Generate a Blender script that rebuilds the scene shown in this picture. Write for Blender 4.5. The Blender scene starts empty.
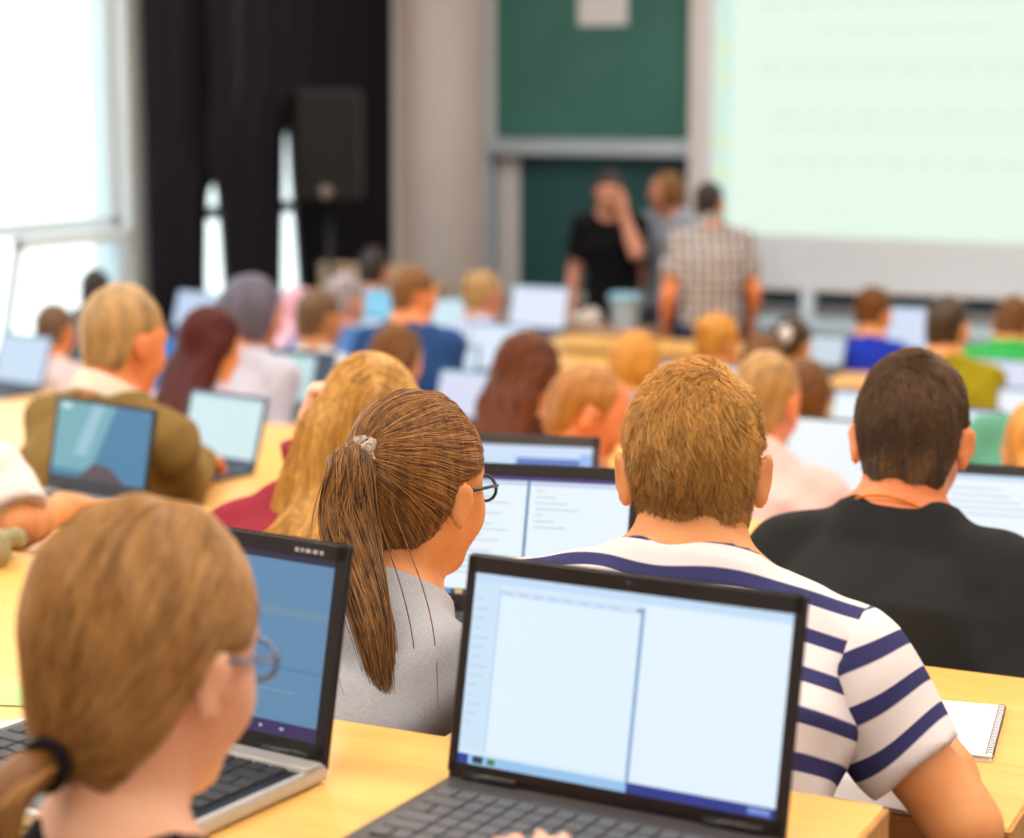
import bpy, math, random
import numpy as np
random.seed(7)
rng = np.random.default_rng(7)
SC = bpy.context.scene
COL = SC.collection
PI = math.pi
f32 = np.float32


# ------------------------------------------------------------------ colours, materials
def lin(c):
    c = c / 255.0
    return c / 12.92 if c <= .04045 else ((c + .055) / 1.055) ** 2.4


def S(r, g, b):
    return (lin(r), lin(g), lin(b), 1.0)


_M = {}


def mat(name, col, rough=.6, spec=.35, metal=0., nscale=0, namt=.15, bump=0., stretch=(1, 1, 1), emit=0., col2=None, coord='Object', sheen=0., coat=0.):
    """Principled material; optional noise variation between col and col2 and a bump."""
    if name in _M:
        return _M[name]
    m = bpy.data.materials.new(name)
    m.use_nodes = True
    nt = m.node_tree
    b = nt.nodes['Principled BSDF']
    b.inputs['Base Color'].default_value = col
    b.inputs['Roughness'].default_value = rough
    b.inputs['Specular IOR Level'].default_value = spec
    b.inputs['Metallic'].default_value = metal
    if coat:
        b.inputs['Coat Weight'].default_value = coat
        b.inputs['Coat Roughness'].default_value = .25
    if sheen:
        b.inputs['Sheen Weight'].default_value = sheen
    if emit:
        b.inputs['Emission Color'].default_value = col
        b.inputs['Emission Strength'].default_value = emit
    if nscale:
        tc = nt.nodes.new('ShaderNodeTexCoord')
        mp = nt.nodes.new('ShaderNodeMapping')
        mp.inputs['Scale'].default_value = stretch
        nz = nt.nodes.new('ShaderNodeTexNoise')
        nz.inputs['Scale'].default_value = nscale
        nz.inputs['Detail'].default_value = 5
        nt.links.new(tc.outputs[coord], mp.inputs['Vector'])
        nt.links.new(mp.outputs['Vector'], nz.inputs['Vector'])
        mx = nt.nodes.new('ShaderNodeMix')
        mx.data_type = 'RGBA'
        c2 = col2 or tuple(v * (1 - namt) for v in col[:3]) + (1,)
        mx.inputs[6].default_value = col
        mx.inputs[7].default_value = c2
        rp = nt.nodes.new('ShaderNodeMapRange')
        rp.inputs['From Min'].default_value = .32
        rp.inputs['From Max'].default_value = .68
        nt.links.new(nz.outputs['Fac'], rp.inputs['Value'])
        nt.links.new(rp.outputs['Result'], mx.inputs[0])
        nt.links.new(mx.outputs[2], b.inputs['Base Color'])
        if bump:
            bp = nt.nodes.new('ShaderNodeBump')
            bp.inputs['Strength'].default_value = bump
            bp.inputs['Distance'].default_value = .004
            nt.links.new(nz.outputs['Fac'], bp.inputs['Height'])
            nt.links.new(bp.outputs['Normal'], b.inputs['Normal'])
    _M[name] = m
    return m


def emis(name, col, k=1.):
    if name in _M:
        return _M[name]
    m = bpy.data.materials.new(name)
    m.use_nodes = True
    nt = m.node_tree
    b = nt.nodes['Principled BSDF']
    b.inputs['Base Color'].default_value = (.02, .02, .02, 1)
    b.inputs['Roughness'].default_value = .35
    b.inputs['Specular IOR Level'].default_value = .25
    b.inputs['Emission Color'].default_value = col
    b.inputs['Emission Strength'].default_value = k
    _M[name] = m
    return m


def hair_mat(name, c1, c2, rough=.42, spec=.35, nw=1.2, bmp=.5):
    """Hair: colour between c1 and c2 by strand (attribute rnd) and a fine streak noise."""
    if name in _M:
        return _M[name]
    m = bpy.data.materials.new(name)
    m.use_nodes = True
    nt = m.node_tree
    b = nt.nodes['Principled BSDF']
    b.inputs['Roughness'].default_value = rough
    b.inputs['Specular IOR Level'].default_value = spec
    at = nt.nodes.new('ShaderNodeAttribute')
    at.attribute_name = 'rnd'
    tc = nt.nodes.new('ShaderNodeTexCoord')
    mp = nt.nodes.new('ShaderNodeMapping')
    mp.inputs['Scale'].default_value = (1, 1, .12)
    nz = nt.nodes.new('ShaderNodeTexNoise')
    nz.inputs['Scale'].default_value = 120
    nz.inputs['Detail'].default_value = 3
    nt.links.new(tc.outputs['Object'], mp.inputs['Vector'])
    nt.links.new(mp.outputs['Vector'], nz.inputs['Vector'])
    ad = nt.nodes.new('ShaderNodeMath')
    ad.operation = 'MULTIPLY_ADD'
    ad.inputs[1].default_value = nw
    nt.links.new(nz.outputs['Fac'], ad.inputs[0])
    sb = nt.nodes.new('ShaderNodeMath')
    sb.operation = 'SUBTRACT'
    sb.inputs[1].default_value = nw * .5
    nt.links.new(at.outputs['Fac'], sb.inputs[0])
    nt.links.new(sb.outputs[0], ad.inputs[2])
    mx = nt.nodes.new('ShaderNodeMix')
    mx.data_type = 'RGBA'
    mx.clamp_factor = True
    mx.inputs[6].default_value = c1
    mx.inputs[7].default_value = c2
    nt.links.new(ad.outputs[0], mx.inputs[0])
    nt.links.new(mx.outputs[2], b.inputs['Base Color'])
    bp = nt.nodes.new('ShaderNodeBump')
    bp.inputs['Strength'].default_value = bmp
    bp.inputs['Distance'].default_value = .003
    nt.links.new(nz.outputs['Fac'], bp.inputs['Height'])
    nt.links.new(bp.outputs['Normal'], b.inputs['Normal'])
    _M[name] = m
    return m


def skin_mat(name, col, col2):
    """Skin: two tones by noise, multiplied by the per-vertex tint (lips, brows, eyes)."""
    if name in _M:
        return _M[name]
    m = mat(name, col, .5, .35, nscale=14, col2=col2)
    nt = m.node_tree
    b = nt.nodes['Principled BSDF']
    src = b.inputs['Base Color'].links[0].from_socket
    at = nt.nodes.new('ShaderNodeAttribute')
    at.attribute_name = 'tint'
    mx = nt.nodes.new('ShaderNodeMix')
    mx.data_type = 'RGBA'
    mx.blend_type = 'MULTIPLY'
    mx.inputs[0].default_value = 1
    nt.links.new(src, mx.inputs[6])
    nt.links.new(at.outputs['Color'], mx.inputs[7])
    nt.links.new(mx.outputs[2], b.inputs['Base Color'])
    b.inputs['Subsurface Weight'].default_value = .12
    b.inputs['Subsurface Radius'].default_value = (.012, .005, .003)
    b.inputs['Subsurface Scale'].default_value = 1.
    return m


def stripe_mat(name, base, stripe, period, duty, off=0.):
    m = bpy.data.materials.new(name)
    m.use_nodes = True
    nt = m.node_tree
    b = nt.nodes['Principled BSDF']
    b.inputs['Roughness'].default_value = .85
    b.inputs['Specular IOR Level'].default_value = .15
    at = nt.nodes.new('ShaderNodeAttribute')
    at.attribute_name = 'st'
    md = nt.nodes.new('ShaderNodeMath')
    md.operation = 'MULTIPLY_ADD'
    md.inputs[1].default_value = 1 / period
    md.inputs[2].default_value = off
    fr = nt.nodes.new('ShaderNodeMath')
    fr.operation = 'FRACT'
    lt = nt.nodes.new('ShaderNodeMapRange')
    lt.inputs['From Min'].default_value = duty - .02
    lt.inputs['From Max'].default_value = duty + .02
    nt.links.new(at.outputs['Fac'], md.inputs[0])
    nt.links.new(md.outputs[0], fr.inputs[0])
    nt.links.new(fr.outputs[0], lt.inputs['Value'])
    mx = nt.nodes.new('ShaderNodeMix')
    mx.data_type = 'RGBA'
    mx.inputs[6].default_value = stripe
    mx.inputs[7].default_value = base
    nt.links.new(lt.outputs['Result'], mx.inputs[0])
    nt.links.new(mx.outputs[2], b.inputs['Base Color'])
    tc = nt.nodes.new('ShaderNodeTexCoord')
    nz = nt.nodes.new('ShaderNodeTexNoise')
    nz.inputs['Scale'].default_value = 900
    bp = nt.nodes.new('ShaderNodeBump')
    bp.inputs['Strength'].default_value = .15
    bp.inputs['Distance'].default_value = .002
    nt.links.new(tc.outputs['Object'], nz.inputs['Vector'])
    nt.links.new(nz.outputs['Fac'], bp.inputs['Height'])
    nt.links.new(bp.outputs['Normal'], b.inputs['Normal'])
    return m


def plaid_mat(name, base, c1, c2, px=.045, pz=.05):
    m = bpy.data.materials.new(name)
    m.use_nodes = True
    nt = m.node_tree
    b = nt.nodes['Principled BSDF']
    b.inputs['Roughness'].default_value = .85
    b.inputs['Specular IOR Level'].default_value = .15
    tc = nt.nodes.new('ShaderNodeTexCoord')
    sp = nt.nodes.new('ShaderNodeSeparateXYZ')
    nt.links.new(tc.outputs['Object'], sp.inputs[0])

    def band(sock, per, duty):
        a = nt.nodes.new('ShaderNodeMath')
        a.operation = 'MULTIPLY'
        a.inputs[1].default_value = 1 / per
        f = nt.nodes.new('ShaderNodeMath')
        f.operation = 'FRACT'
        g = nt.nodes.new('ShaderNodeMath')
        g.operation = 'LESS_THAN'
        g.inputs[1].default_value = duty
        nt.links.new(sock, a.inputs[0])
        nt.links.new(a.outputs[0], f.inputs[0])
        nt.links.new(f.outputs[0], g.inputs[0])
        return g.outputs[0]
    cur = base
    prev = None
    for sock, per, duty, c, k in ((sp.outputs['X'], px, .4, c1, .85), (sp.outputs['Z'], pz, .35, c2, .7)):
        g = band(sock, per, duty)
        kk = nt.nodes.new('ShaderNodeMath')
        kk.operation = 'MULTIPLY'
        kk.inputs[1].default_value = k
        nt.links.new(g, kk.inputs[0])
        mx = nt.nodes.new('ShaderNodeMix')
        mx.data_type = 'RGBA'
        mx.inputs[6].default_value = base
        mx.inputs[7].default_value = c
        nt.links.new(kk.outputs[0], mx.inputs[0])
        if prev is not None:
            nt.links.new(prev, mx.inputs[6])
        prev = mx.outputs[2]
    nt.links.new(prev, b.inputs['Base Color'])
    return m


def wood_mat(name, c1, c2, rough=.38, stretch=(1.2, 14, 14), scale=4.):
    return mat(name, c1, rough, .4, nscale=scale, col2=c2, bump=.02, stretch=stretch)


# ------------------------------------------------------------------ mesh plumbing
def link(o, parent=None):
    COL.objects.link(o)
    if parent is not None:
        o.parent = parent
    return o


def mesh_obj(name, v, f, m, parent=None, smooth=True, attrs=None, fmat=None):
    me = bpy.data.meshes.new(name)
    v = np.asarray(v, f32)
    if isinstance(f, np.ndarray):
        n, k = f.shape
        me.vertices.add(len(v))
        me.vertices.foreach_set('co', v.ravel())
        me.loops.add(n * k)
        me.loops.foreach_set('vertex_index', f.astype(np.int32).ravel())
        me.polygons.add(n)
        me.polygons.foreach_set('loop_start', np.arange(0, n * k, k, dtype=np.int32))
        me.update(calc_edges=True)
    else:
        me.from_pydata([tuple(x) for x in v.tolist()], [], f)
        me.update()
    for mm in (m if isinstance(m, (list, tuple)) else [m]):
        me.materials.append(mm)
    if fmat is not None:
        me.polygons.foreach_set('material_index', np.asarray(fmat, np.int32))
    me.polygons.foreach_set('use_smooth', np.full(len(me.polygons), smooth))
    for an, (typ, data) in (attrs or {}).items():
        a = me.attributes.new(an, typ, 'POINT')
        a.data.foreach_set('color' if typ == 'FLOAT_COLOR' else 'value', np.asarray(data, f32).ravel())
    o = bpy.data.objects.new(name, me)
    return link(o, parent)


class MB:
    """Collects boxes, tubes, lathes ... and links them as one mesh object."""

    def __init__(s):
        s.v = []
        s.f = []
        s.fm = []
        s.cur = 0

    def add(s, v, f):
        n = len(s.v)
        s.v += [tuple(p) for p in v]
        s.f += [tuple(i + n for i in q) for q in f]
        s.fm += [s.cur] * len(f)
        return s

    def box(s, lo, hi, b=.0, M=None, c=None):
        """Box with chamfered vertical and horizontal edges (b)."""
        lo = np.array(lo, float)
        hi = np.array(hi, float)
        if b <= 0:
            v = [(x, y, z) for x in (lo[0], hi[0]) for y in (lo[1], hi[1]) for z in (lo[2], hi[2])]
            f = [(0, 1, 3, 2), (4, 6, 7, 5), (0, 4, 5, 1), (2, 3, 7, 6), (0, 2, 6, 4), (1, 5, 7, 3)]
        else:
            b = min(b, *(.49 * (hi - lo)))
            rings = []
            v = []

            def ring(ins, z):
                x0, y0 = lo[:2] + ins
                x1, y1 = hi[:2] - ins
                i = len(v)
                q = b * .9
                for p in ((x0 + q, y0), (x1 - q, y0), (x1, y0 + q), (x1, y1 - q), (x1 - q, y1), (x0 + q, y1), (x0, y1 - q), (x0, y0 + q)):
                    v.append((p[0], p[1], z))
                rings.append(i)
            ring(b * .9, lo[2])
            ring(b * .25, lo[2] + b * .3)
            ring(0, lo[2] + b)
            ring(0, hi[2] - b)
            ring(b * .25, hi[2] - b * .3)
            ring(b * .9, hi[2])
            f = [tuple(reversed(range(8))), tuple(range(rings[-1], rings[-1] + 8))]
            for a, c2 in zip(rings[:-1], rings[1:]):
                for k in range(8):
                    f.append((a + k, a + (k + 1) % 8, c2 + (k + 1) % 8, c2 + k))
        v = np.array(v, float)
        if M is not None:
            v = v @ np.array(M).T
        if c is not None:
            v = v + np.array(c)
        return s.add(v.tolist(), f)

    def tube(s, pts, r, n=10, cap=True):
        pts = np.array(pts, float)
        k = len(pts)
        r = np.broadcast_to(np.array(r, float), (k,))
        t = np.gradient(pts, axis=0)
        t /= np.linalg.norm(t, axis=1)[:, None] + 1e-12
        ref = np.array([0, 0, 1.]) if abs(t[0][2]) < .9 else np.array([1., 0, 0])
        v = []
        for i in range(k):
            a = ref - t[i] * (ref @ t[i])
            a /= np.linalg.norm(a) + 1e-12
            ref = a
            b2 = np.cross(t[i], a)
            for j in range(n):
                an = 2 * PI * j / n
                v.append(tuple(pts[i] + r[i] * (a * math.cos(an) + b2 * math.sin(an))))
        f = [(i * n + j, i * n + (j + 1) % n, (i + 1) * n + (j + 1) % n, (i + 1) * n + j) for i in range(k - 1) for j in range(n)]
        if cap:
            f += [tuple(reversed(range(n))), tuple(range((k - 1) * n, k * n))]
        return s.add(v, f)

    def lathe(s, prof, c=(0, 0, 0), n=24, M=None):
        v = []
        for (r, z) in prof:
            for j in range(n):
                a = 2 * PI * j / n
                v.append((r * math.cos(a), r * math.sin(a), z))
        f = [(i * n + j, i * n + (j + 1) % n, (i + 1) * n + (j + 1) % n, (i + 1) * n + j) for i in range(len(prof) - 1) for j in range(n)]
        f += [tuple(reversed(range(n))), tuple(range((len(prof) - 1) * n, len(prof) * n))]
        v = np.array(v)
        if M is not None:
            v = v @ np.array(M).T
        return s.add((v + np.array(c)).tolist(), f)

    def build(s, name, m, parent=None, smooth=False):
        o = mesh_obj(name, s.v, s.f, m, parent, smooth, fmat=s.fm if isinstance(m, (list, tuple)) else None)
        return o


def tag(o, label=None, cat=None, group=None, kind=None):
    if label:
        o['label'] = label
    if cat:
        o['category'] = cat
    if group:
        o['group'] = group
    if kind:
        o['kind'] = kind
    return o


def empty(name, loc, rz=0., label=None, cat=None, group=None):
    o = bpy.data.objects.new(name, None)
    o.empty_display_size = .1
    o.location = loc
    o.rotation_euler = (0, 0, rz)
    link(o)
    return tag(o, label, cat, group)


def struct(o, label=None):
    o['kind'] = 'structure'
    return tag(o, label)


# ------------------------------------------------------------------ signed-distance modelling
def Rz(a):
    c, s = math.cos(a), math.sin(a)
    return np.array([[c, -s, 0], [s, c, 0], [0, 0, 1.]])


def Rx(a):
    c, s = math.cos(a), math.sin(a)
    return np.array([[1., 0, 0], [0, c, -s], [0, s, c]])


def Ry(a):
    c, s = math.cos(a), math.sin(a)
    return np.array([[c, 0, s], [0, 1., 0], [-s, 0, c]])


V = lambda *a: np.array(a, float)


def nrm(v):
    return v / (np.linalg.norm(v) + 1e-12)


class Prim:
    def __init__(s, fn, lo, hi):
        s.fn, s.lo, s.hi = fn, np.minimum(lo, hi), np.maximum(lo, hi)


def rc(a, b, r1, r2, cap=False):
    """Tapered capsule; cap=True cuts it flat at b."""
    a = np.array(a, float)
    b = np.array(b, float)
    d = b - a
    L2 = float(d @ d) + 1e-12
    L = math.sqrt(L2)

    def fn(x, y, z):
        px, py, pz = x - f32(a[0]), y - f32(a[1]), z - f32(a[2])
        t0 = (px * f32(d[0]) + py * f32(d[1]) + pz * f32(d[2])) / f32(L2)
        t = np.clip(t0, 0, 1)
        q = np.sqrt((px - t * f32(d[0])) ** 2 + (py - t * f32(d[1])) ** 2 + (pz - t * f32(d[2])) ** 2) - (f32(r1) + f32(r2 - r1) * t)
        if cap:
            q = np.maximum(q, (t0 - 1) * f32(L))
        return q
    r = max(r1, r2)
    return Prim(fn, np.minimum(a, b) - r, np.maximum(a, b) + r)


def ell(c, r, M=np.eye(3)):
    c = np.array(c, float)
    r = np.array(r, float)
    M = np.array(M, float)

    def fn(x, y, z):
        px, py, pz = x - f32(c[0]), y - f32(c[1]), z - f32(c[2])
        q = [px * f32(M[0, i]) + py * f32(M[1, i]) + pz * f32(M[2, i]) for i in range(3)]
        k0 = np.sqrt(sum((q[i] / f32(r[i])) ** 2 for i in range(3)))
        k1 = np.sqrt(sum((q[i] / f32(r[i] ** 2)) ** 2 for i in range(3))) + f32(1e-6)
        return np.where(k0 < .02, -f32(r.min()), k0 * (k0 - 1) / k1)
    e = np.sqrt(((M * r[None, :]) ** 2).sum(1))
    return Prim(fn, c - e, c + e)


def loft(H, N, rt, us, ws, ds, offs, infl=0.):
    """Torso: superelliptic sections along H->N."""
    H = np.array(H, float)
    N = np.array(N, float)
    up = nrm(N - H)
    L = np.linalg.norm(N - H)
    rt = nrm(rt - up * (rt @ up))
    fw = np.cross(up, rt)

    def fn(x, y, z):
        px, py, pz = x - f32(H[0]), y - f32(H[1]), z - f32(H[2])
        u = (px * f32(up[0]) + py * f32(up[1]) + pz * f32(up[2])) / f32(L)
        lx = px * f32(rt[0]) + py * f32(rt[1]) + pz * f32(rt[2])
        ly = px * f32(fw[0]) + py * f32(fw[1]) + pz * f32(fw[2])
        w = (np.interp(u, us, ws) + infl).astype(f32)
        dp = (np.interp(u, us, ds) + infl).astype(f32)
        ly = ly - np.interp(u, us, offs).astype(f32)
        ax, ay = np.abs(lx / w), np.abs(ly / dp)
        rr = (ax ** f32(2.4) + ay ** f32(2.4)) ** f32(1 / 2.4) + f32(1e-5)
        rad = np.sqrt(lx * lx + ly * ly) + f32(1e-5)
        q = (rr - 1) * np.minimum(rad / rr, np.minimum(w, dp) * 2)
        return np.maximum(q, np.maximum((u - f32(us[-1])) * f32(L), (f32(us[0]) - u) * f32(L))).astype(f32)
    R = max(ws) + infl + .05
    a, b = H + up * L * us[0], H + up * L * us[-1]
    p = Prim(fn, np.minimum(a, b) - R, np.maximum(a, b) + R)
    return p


def smin(a, b, k):
    if k <= 0:
        return np.minimum(a, b)
    h = np.maximum(f32(k) - np.abs(a - b), 0) / f32(k)
    return np.minimum(a, b) - h * h * f32(k * .25)


class Fld:
    def __init__(s, lo, hi, h):
        s.h = h
        s.lo = np.array(lo, float) - 3 * h
        s.n = np.ceil((np.array(hi, float) - s.lo) / h).astype(int) + 4
        s.D = np.full(s.n, .5, f32)
        s.ax = [(s.lo[i] + np.arange(s.n[i]) * h).astype(f32) for i in range(3)]

    def sl(s, lo, hi):
        a = np.clip(np.floor((lo - s.lo) / s.h).astype(int), 0, s.n)
        b = np.clip(np.ceil((hi - s.lo) / s.h).astype(int) + 1, 0, s.n)
        return tuple(slice(a[i], b[i]) for i in range(3))

    def xyz(s, sl):
        return (s.ax[0][sl[0]][:, None, None], s.ax[1][sl[1]][None, :, None], s.ax[2][sl[2]][None, None, :])

    def add(s, p, k=.0, pad=None):
        pad = (k + .02) if pad is None else pad
        sl = s.sl(p.lo - pad, p.hi + pad)
        if any(q.stop <= q.start for q in sl):
            return s
        s.D[sl] = smin(s.D[sl], p.fn(*s.xyz(sl)).astype(f32), k)
        return s

    def sub(s, p, k=.0):
        sl = s.sl(p.lo - k - .02, p.hi + k + .02)
        if any(q.stop <= q.start for q in sl):
            return s
        s.D[sl] = -smin(-s.D[sl], p.fn(*s.xyz(sl)).astype(f32), k)
        return s

    def clip(s, fn):
        x, y, z = s.xyz((slice(None),) * 3)
        s.D = np.maximum(s.D, fn(x, y, z).astype(f32))
        return s

    def disp(s, fn):
        x, y, z = s.xyz((slice(None),) * 3)
        s.D = (s.D + fn(x, y, z).astype(f32))
        return s

    def sample(s, P):
        q = (P - s.lo) / s.h
        q = np.clip(q, 0, s.n - 1.001)
        i = np.floor(q).astype(int)
        i = np.minimum(i, s.n - 2)
        t = (q - i).astype(f32)
        D = s.D
        r = 0
        for a in (0, 1):
            for b in (0, 1):
                for c in (0, 1):
                    w = (t[:, 0] if a else 1 - t[:, 0]) * (t[:, 1] if b else 1 - t[:, 1]) * (t[:, 2] if c else 1 - t[:, 2])
                    r = r + w * D[i[:, 0] + a, i[:, 1] + b, i[:, 2] + c]
        return r

    def grad(s, P):
        e = s.h
        g = np.stack([s.sample(P + V(*(e if j == i else 0 for j in range(3)))) - s.sample(P - V(*(e if j == i else 0 for j in range(3)))) for i in range(3)], 1)
        return g / (np.linalg.norm(g, axis=1)[:, None] + 1e-9)

    def mesh(s, smooth=1):
        D = s.D
        ins = D < 0
        c = np.zeros(tuple(s.n - 1), np.uint8)
        for a in (0, 1):
            for b in (0, 1):
                for d in (0, 1):
                    c += ins[a:s.n[0] - 1 + a, b:s.n[1] - 1 + b, d:s.n[2] - 1 + d]
        act = (c > 0) & (c < 8)
        I = np.argwhere(act)
        idx = np.full(c.shape, -1, np.int64)
        idx[act] = np.arange(len(I))
        pos = np.zeros((len(I), 3))
        cnt = np.zeros(len(I))
        cs = [V(a, b, d).astype(int) for a in (0, 1) for b in (0, 1) for d in (0, 1)]
        val = [D[I[:, 0] + q[0], I[:, 1] + q[1], I[:, 2] + q[2]] for q in cs]
        for i in range(8):
            for j in range(i + 1, 8):
                if np.abs(cs[i] - cs[j]).sum() != 1:
                    continue
                cr = (val[i] < 0) != (val[j] < 0)
                t = np.where(cr, val[i] / np.where(cr, val[i] - val[j], 1), 0)
                pos += np.where(cr[:, None], cs[i][None] + t[:, None] * (cs[j] - cs[i])[None], 0)
                cnt += cr
        v = (I + pos / np.maximum(cnt, 1)[:, None]) * s.h + s.lo
        F = []
        for ax in range(3):
            o1, o2 = [(1, 2), (2, 0), (0, 1)][ax]
            sl0 = [slice(None)] * 3
            sl1 = [slice(None)] * 3
            sl0[ax] = slice(0, -1)
            sl1[ax] = slice(1, None)
            a, b = ins[tuple(sl0)], ins[tuple(sl1)]
            E = np.argwhere(a != b)
            ok = (E[:, o1] > 0) & (E[:, o2] > 0) & (E[:, o1] < s.n[o1] - 1) & (E[:, o2] < s.n[o2] - 1)
            E = E[ok]
            fl = a[E[:, 0], E[:, 1], E[:, 2]]

            def g(d1, d2):
                q = E.copy()
                q[:, o1] += d1
                q[:, o2] += d2
                return idx[q[:, 0], q[:, 1], q[:, 2]]
            Q = np.stack([g(-1, -1), g(0, -1), g(0, 0), g(-1, 0)], 1)
            Q[~fl] = Q[~fl][:, ::-1]
            F.append(Q)
        F = np.concatenate(F)
        F = F[(F >= 0).all(1)]
        for _ in range(smooth):
            acc = np.zeros_like(v)
            n = np.zeros(len(v))
            for k in range(4):
                a, b = F[:, k], F[:, (k + 1) % 4]
                np.add.at(acc, a, v[b])
                np.add.at(n, a, 1)
                np.add.at(acc, b, v[a])
                np.add.at(n, b, 1)
            v = .5 * v + .5 * acc / np.maximum(n, 1)[:, None]
        return v, F


def tubes(name, lines, rad, m, parent, rnd=None, sides=3):
    """lines (N,K,3): thin tapering strands as one mesh."""
    L = np.asarray(lines, float)
    N, K = L.shape[:2]
    t = np.gradient(L, axis=1)
    t /= np.linalg.norm(t, axis=2)[..., None] + 1e-9
    ref = np.where(np.abs(t[:, :1, 2:3]) < .8, V(0, 0, 1), V(1, 0, 0))
    a = np.cross(t, np.broadcast_to(ref, t.shape))
    a /= np.linalg.norm(a, axis=2)[..., None] + 1e-9
    b = np.cross(t, a)
    rad = np.asarray(rad, float)
    if rad.ndim == 0:
        rad = np.full(N, float(rad))
    tp = np.interp(np.linspace(0, 1, K), [0, .15, .7, 1], [.8, 1, .9, .25])
    R = rad[:, None] * tp[None]
    vs = []
    for j in range(sides):
        an = 2 * PI * j / sides
        vs.append(L + R[..., None] * (a * math.cos(an) + b * math.sin(an)))
    v = np.stack(vs, 2).reshape(-1, 3)
    base = np.arange(N * (K)).reshape(N, K)[:, :-1].ravel() * sides
    F = np.concatenate([np.stack([base + j, base + (j + 1) % sides, base + sides + (j + 1) % sides, base + sides + j], 1) for j in range(sides)])
    rn = rng.random(N) if rnd is None else rnd
    at = np.repeat(rn, K * sides)
    return mesh_obj(name, v, F, m, parent, True, {'rnd': ('FLOAT', at)})


def waves(x, y, z, amp, fr, seed=0.):
    """Soft cloth folds."""
    a = np.sin(fr * (x * .6 + z * .9) + 2.1 * np.sin(fr * .37 * (y + x) + seed) + seed)
    b = np.sin(fr * 1.7 * (z * .5 - x * .8) + 1.7 * np.sin(fr * .5 * (z - y) + 2 * seed))
    return amp * (a * .6 + b * .4)


# ------------------------------------------------------------------ people
SKIN = {
    'warm': skin_mat('skin_warm', S(234, 164, 106), S(220, 142, 84)),
    'tan': skin_mat('skin_tan', S(205, 142, 95), S(188, 120, 76)),
    'pale': skin_mat('skin_pale', S(236, 184, 150), S(224, 160, 124)),
    'red': skin_mat('skin_red', S(234, 150, 96), S(222, 126, 74)),
    'dim': skin_mat('skin_dim', S(208, 150, 126), S(190, 126, 102)),
}
DENIM = mat('denim', S(52, 62, 88), .85, .15, nscale=300, namt=.3, bump=.1)
DARKCLOTH = mat('dark_cloth', S(34, 34, 42), .85, .15, nscale=300, namt=.3, bump=.1)
SHOE = mat('shoe_rubber', S(45, 42, 42), .6, .3, nscale=40)
BLACKPL = mat('black_plastic', S(24, 22, 24), .35, .4, nscale=60, namt=.2)


def ik(a, h, l1, l2, pole):
    d = h - a
    L = np.linalg.norm(d)
    if L > (l1 + l2) * .995:
        h = a + d / L * (l1 + l2) * .995
        d = h - a
        L = np.linalg.norm(d)
    u = d / L
    x = (l1 * l1 - l2 * l2 + L * L) / (2 * L)
    r = math.sqrt(max(l1 * l1 - x * x, 0))
    p = pole - u * (pole @ u)
    return a + u * x + nrm(p) * r, h


def hand_prims(W, d, n, sd, curl=.35, fat=1., lens=1., thumb=.5, spread=.0085):
    """Palm, four jointed fingers and a thumb; W wrist, d hand direction, n palm normal, sd +1 thumb on the side d x n."""
    d = nrm(d)
    n = nrm(n - d * (n @ d))
    t = np.cross(d, n) * sd
    P = [(ell(W + d * .048, (.037, .05, .0135), np.stack([t, d, n], 1)), .01),
         (rc(W - d * .02, W + d * .03, .023 * fat, .022 * fat), .02)]
    for i, (o, l) in enumerate(((.027, .07), (.0085, .079), (-.0095, .073), (-.026, .057))):
        a = 0
        p = W + d * (.088 - abs(i - 1.3) * .003) + t * o
        r = .0088 * fat
        fd = nrm(d + t * (1.4 - i) * spread * 6)
        for seg, fr in enumerate((.45, .31, .24)):
            a += curl * (1.0, 1.25, .8)[seg] * (1 + .1 * i)
            q = p + (fd * math.cos(a) + n * math.sin(a)) * l * fr * lens
            P.append((rc(p, q, r, r * .9), .004))
            p, r = q, r * .9
    b = W + d * .022 + t * .026
    m1 = b + nrm(d * .7 + t * .75 + n * .35) * .036
    m2 = m1 + nrm(d * (1 - thumb * .4) + t * .3 + n * (.2 + thumb)) * .03
    m3 = m2 + nrm(d * 1. + n * (.3 + thumb)) * .024
    P += [(rc(b, m1, .0125 * fat, .0105 * fat), .012), (rc(m1, m2, .0102 * fat, .0095 * fat), .004), (rc(m2, m3, .0095 * fat, .008 * fat), .004)]
    return P


HL = {  # hairlines: (y, z) in the head frame; hair is kept above z
    'short': ([-.13, -.08, -.055, -.042, -.034, .006, .012, .026, .034, .05, .08, .11], [-.088, -.085, -.066, -.03, .028, .03, -.008, -.008, .03, .052, .072, .085]),
    'up': ([-.13, -.085, -.05, -.035, -.028, .006, .03, .05, .08, .11], [-.07, -.068, -.05, -.02, .022, .024, .03, .05, .07, .08]),
    'bald': ([-.13, -.08, -.055, -.042, -.034, .006, .012, .022, .03, .04, .06], [-.088, -.085, -.066, -.03, .028, .03, -.008, .0, .06, .10, .3]),
    'long': ([-.3, -.02, .0, .02, .035, .05, .08, .11], [-2, -2, -.12, -.09, .0, .045, .07, .085]),
}


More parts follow.
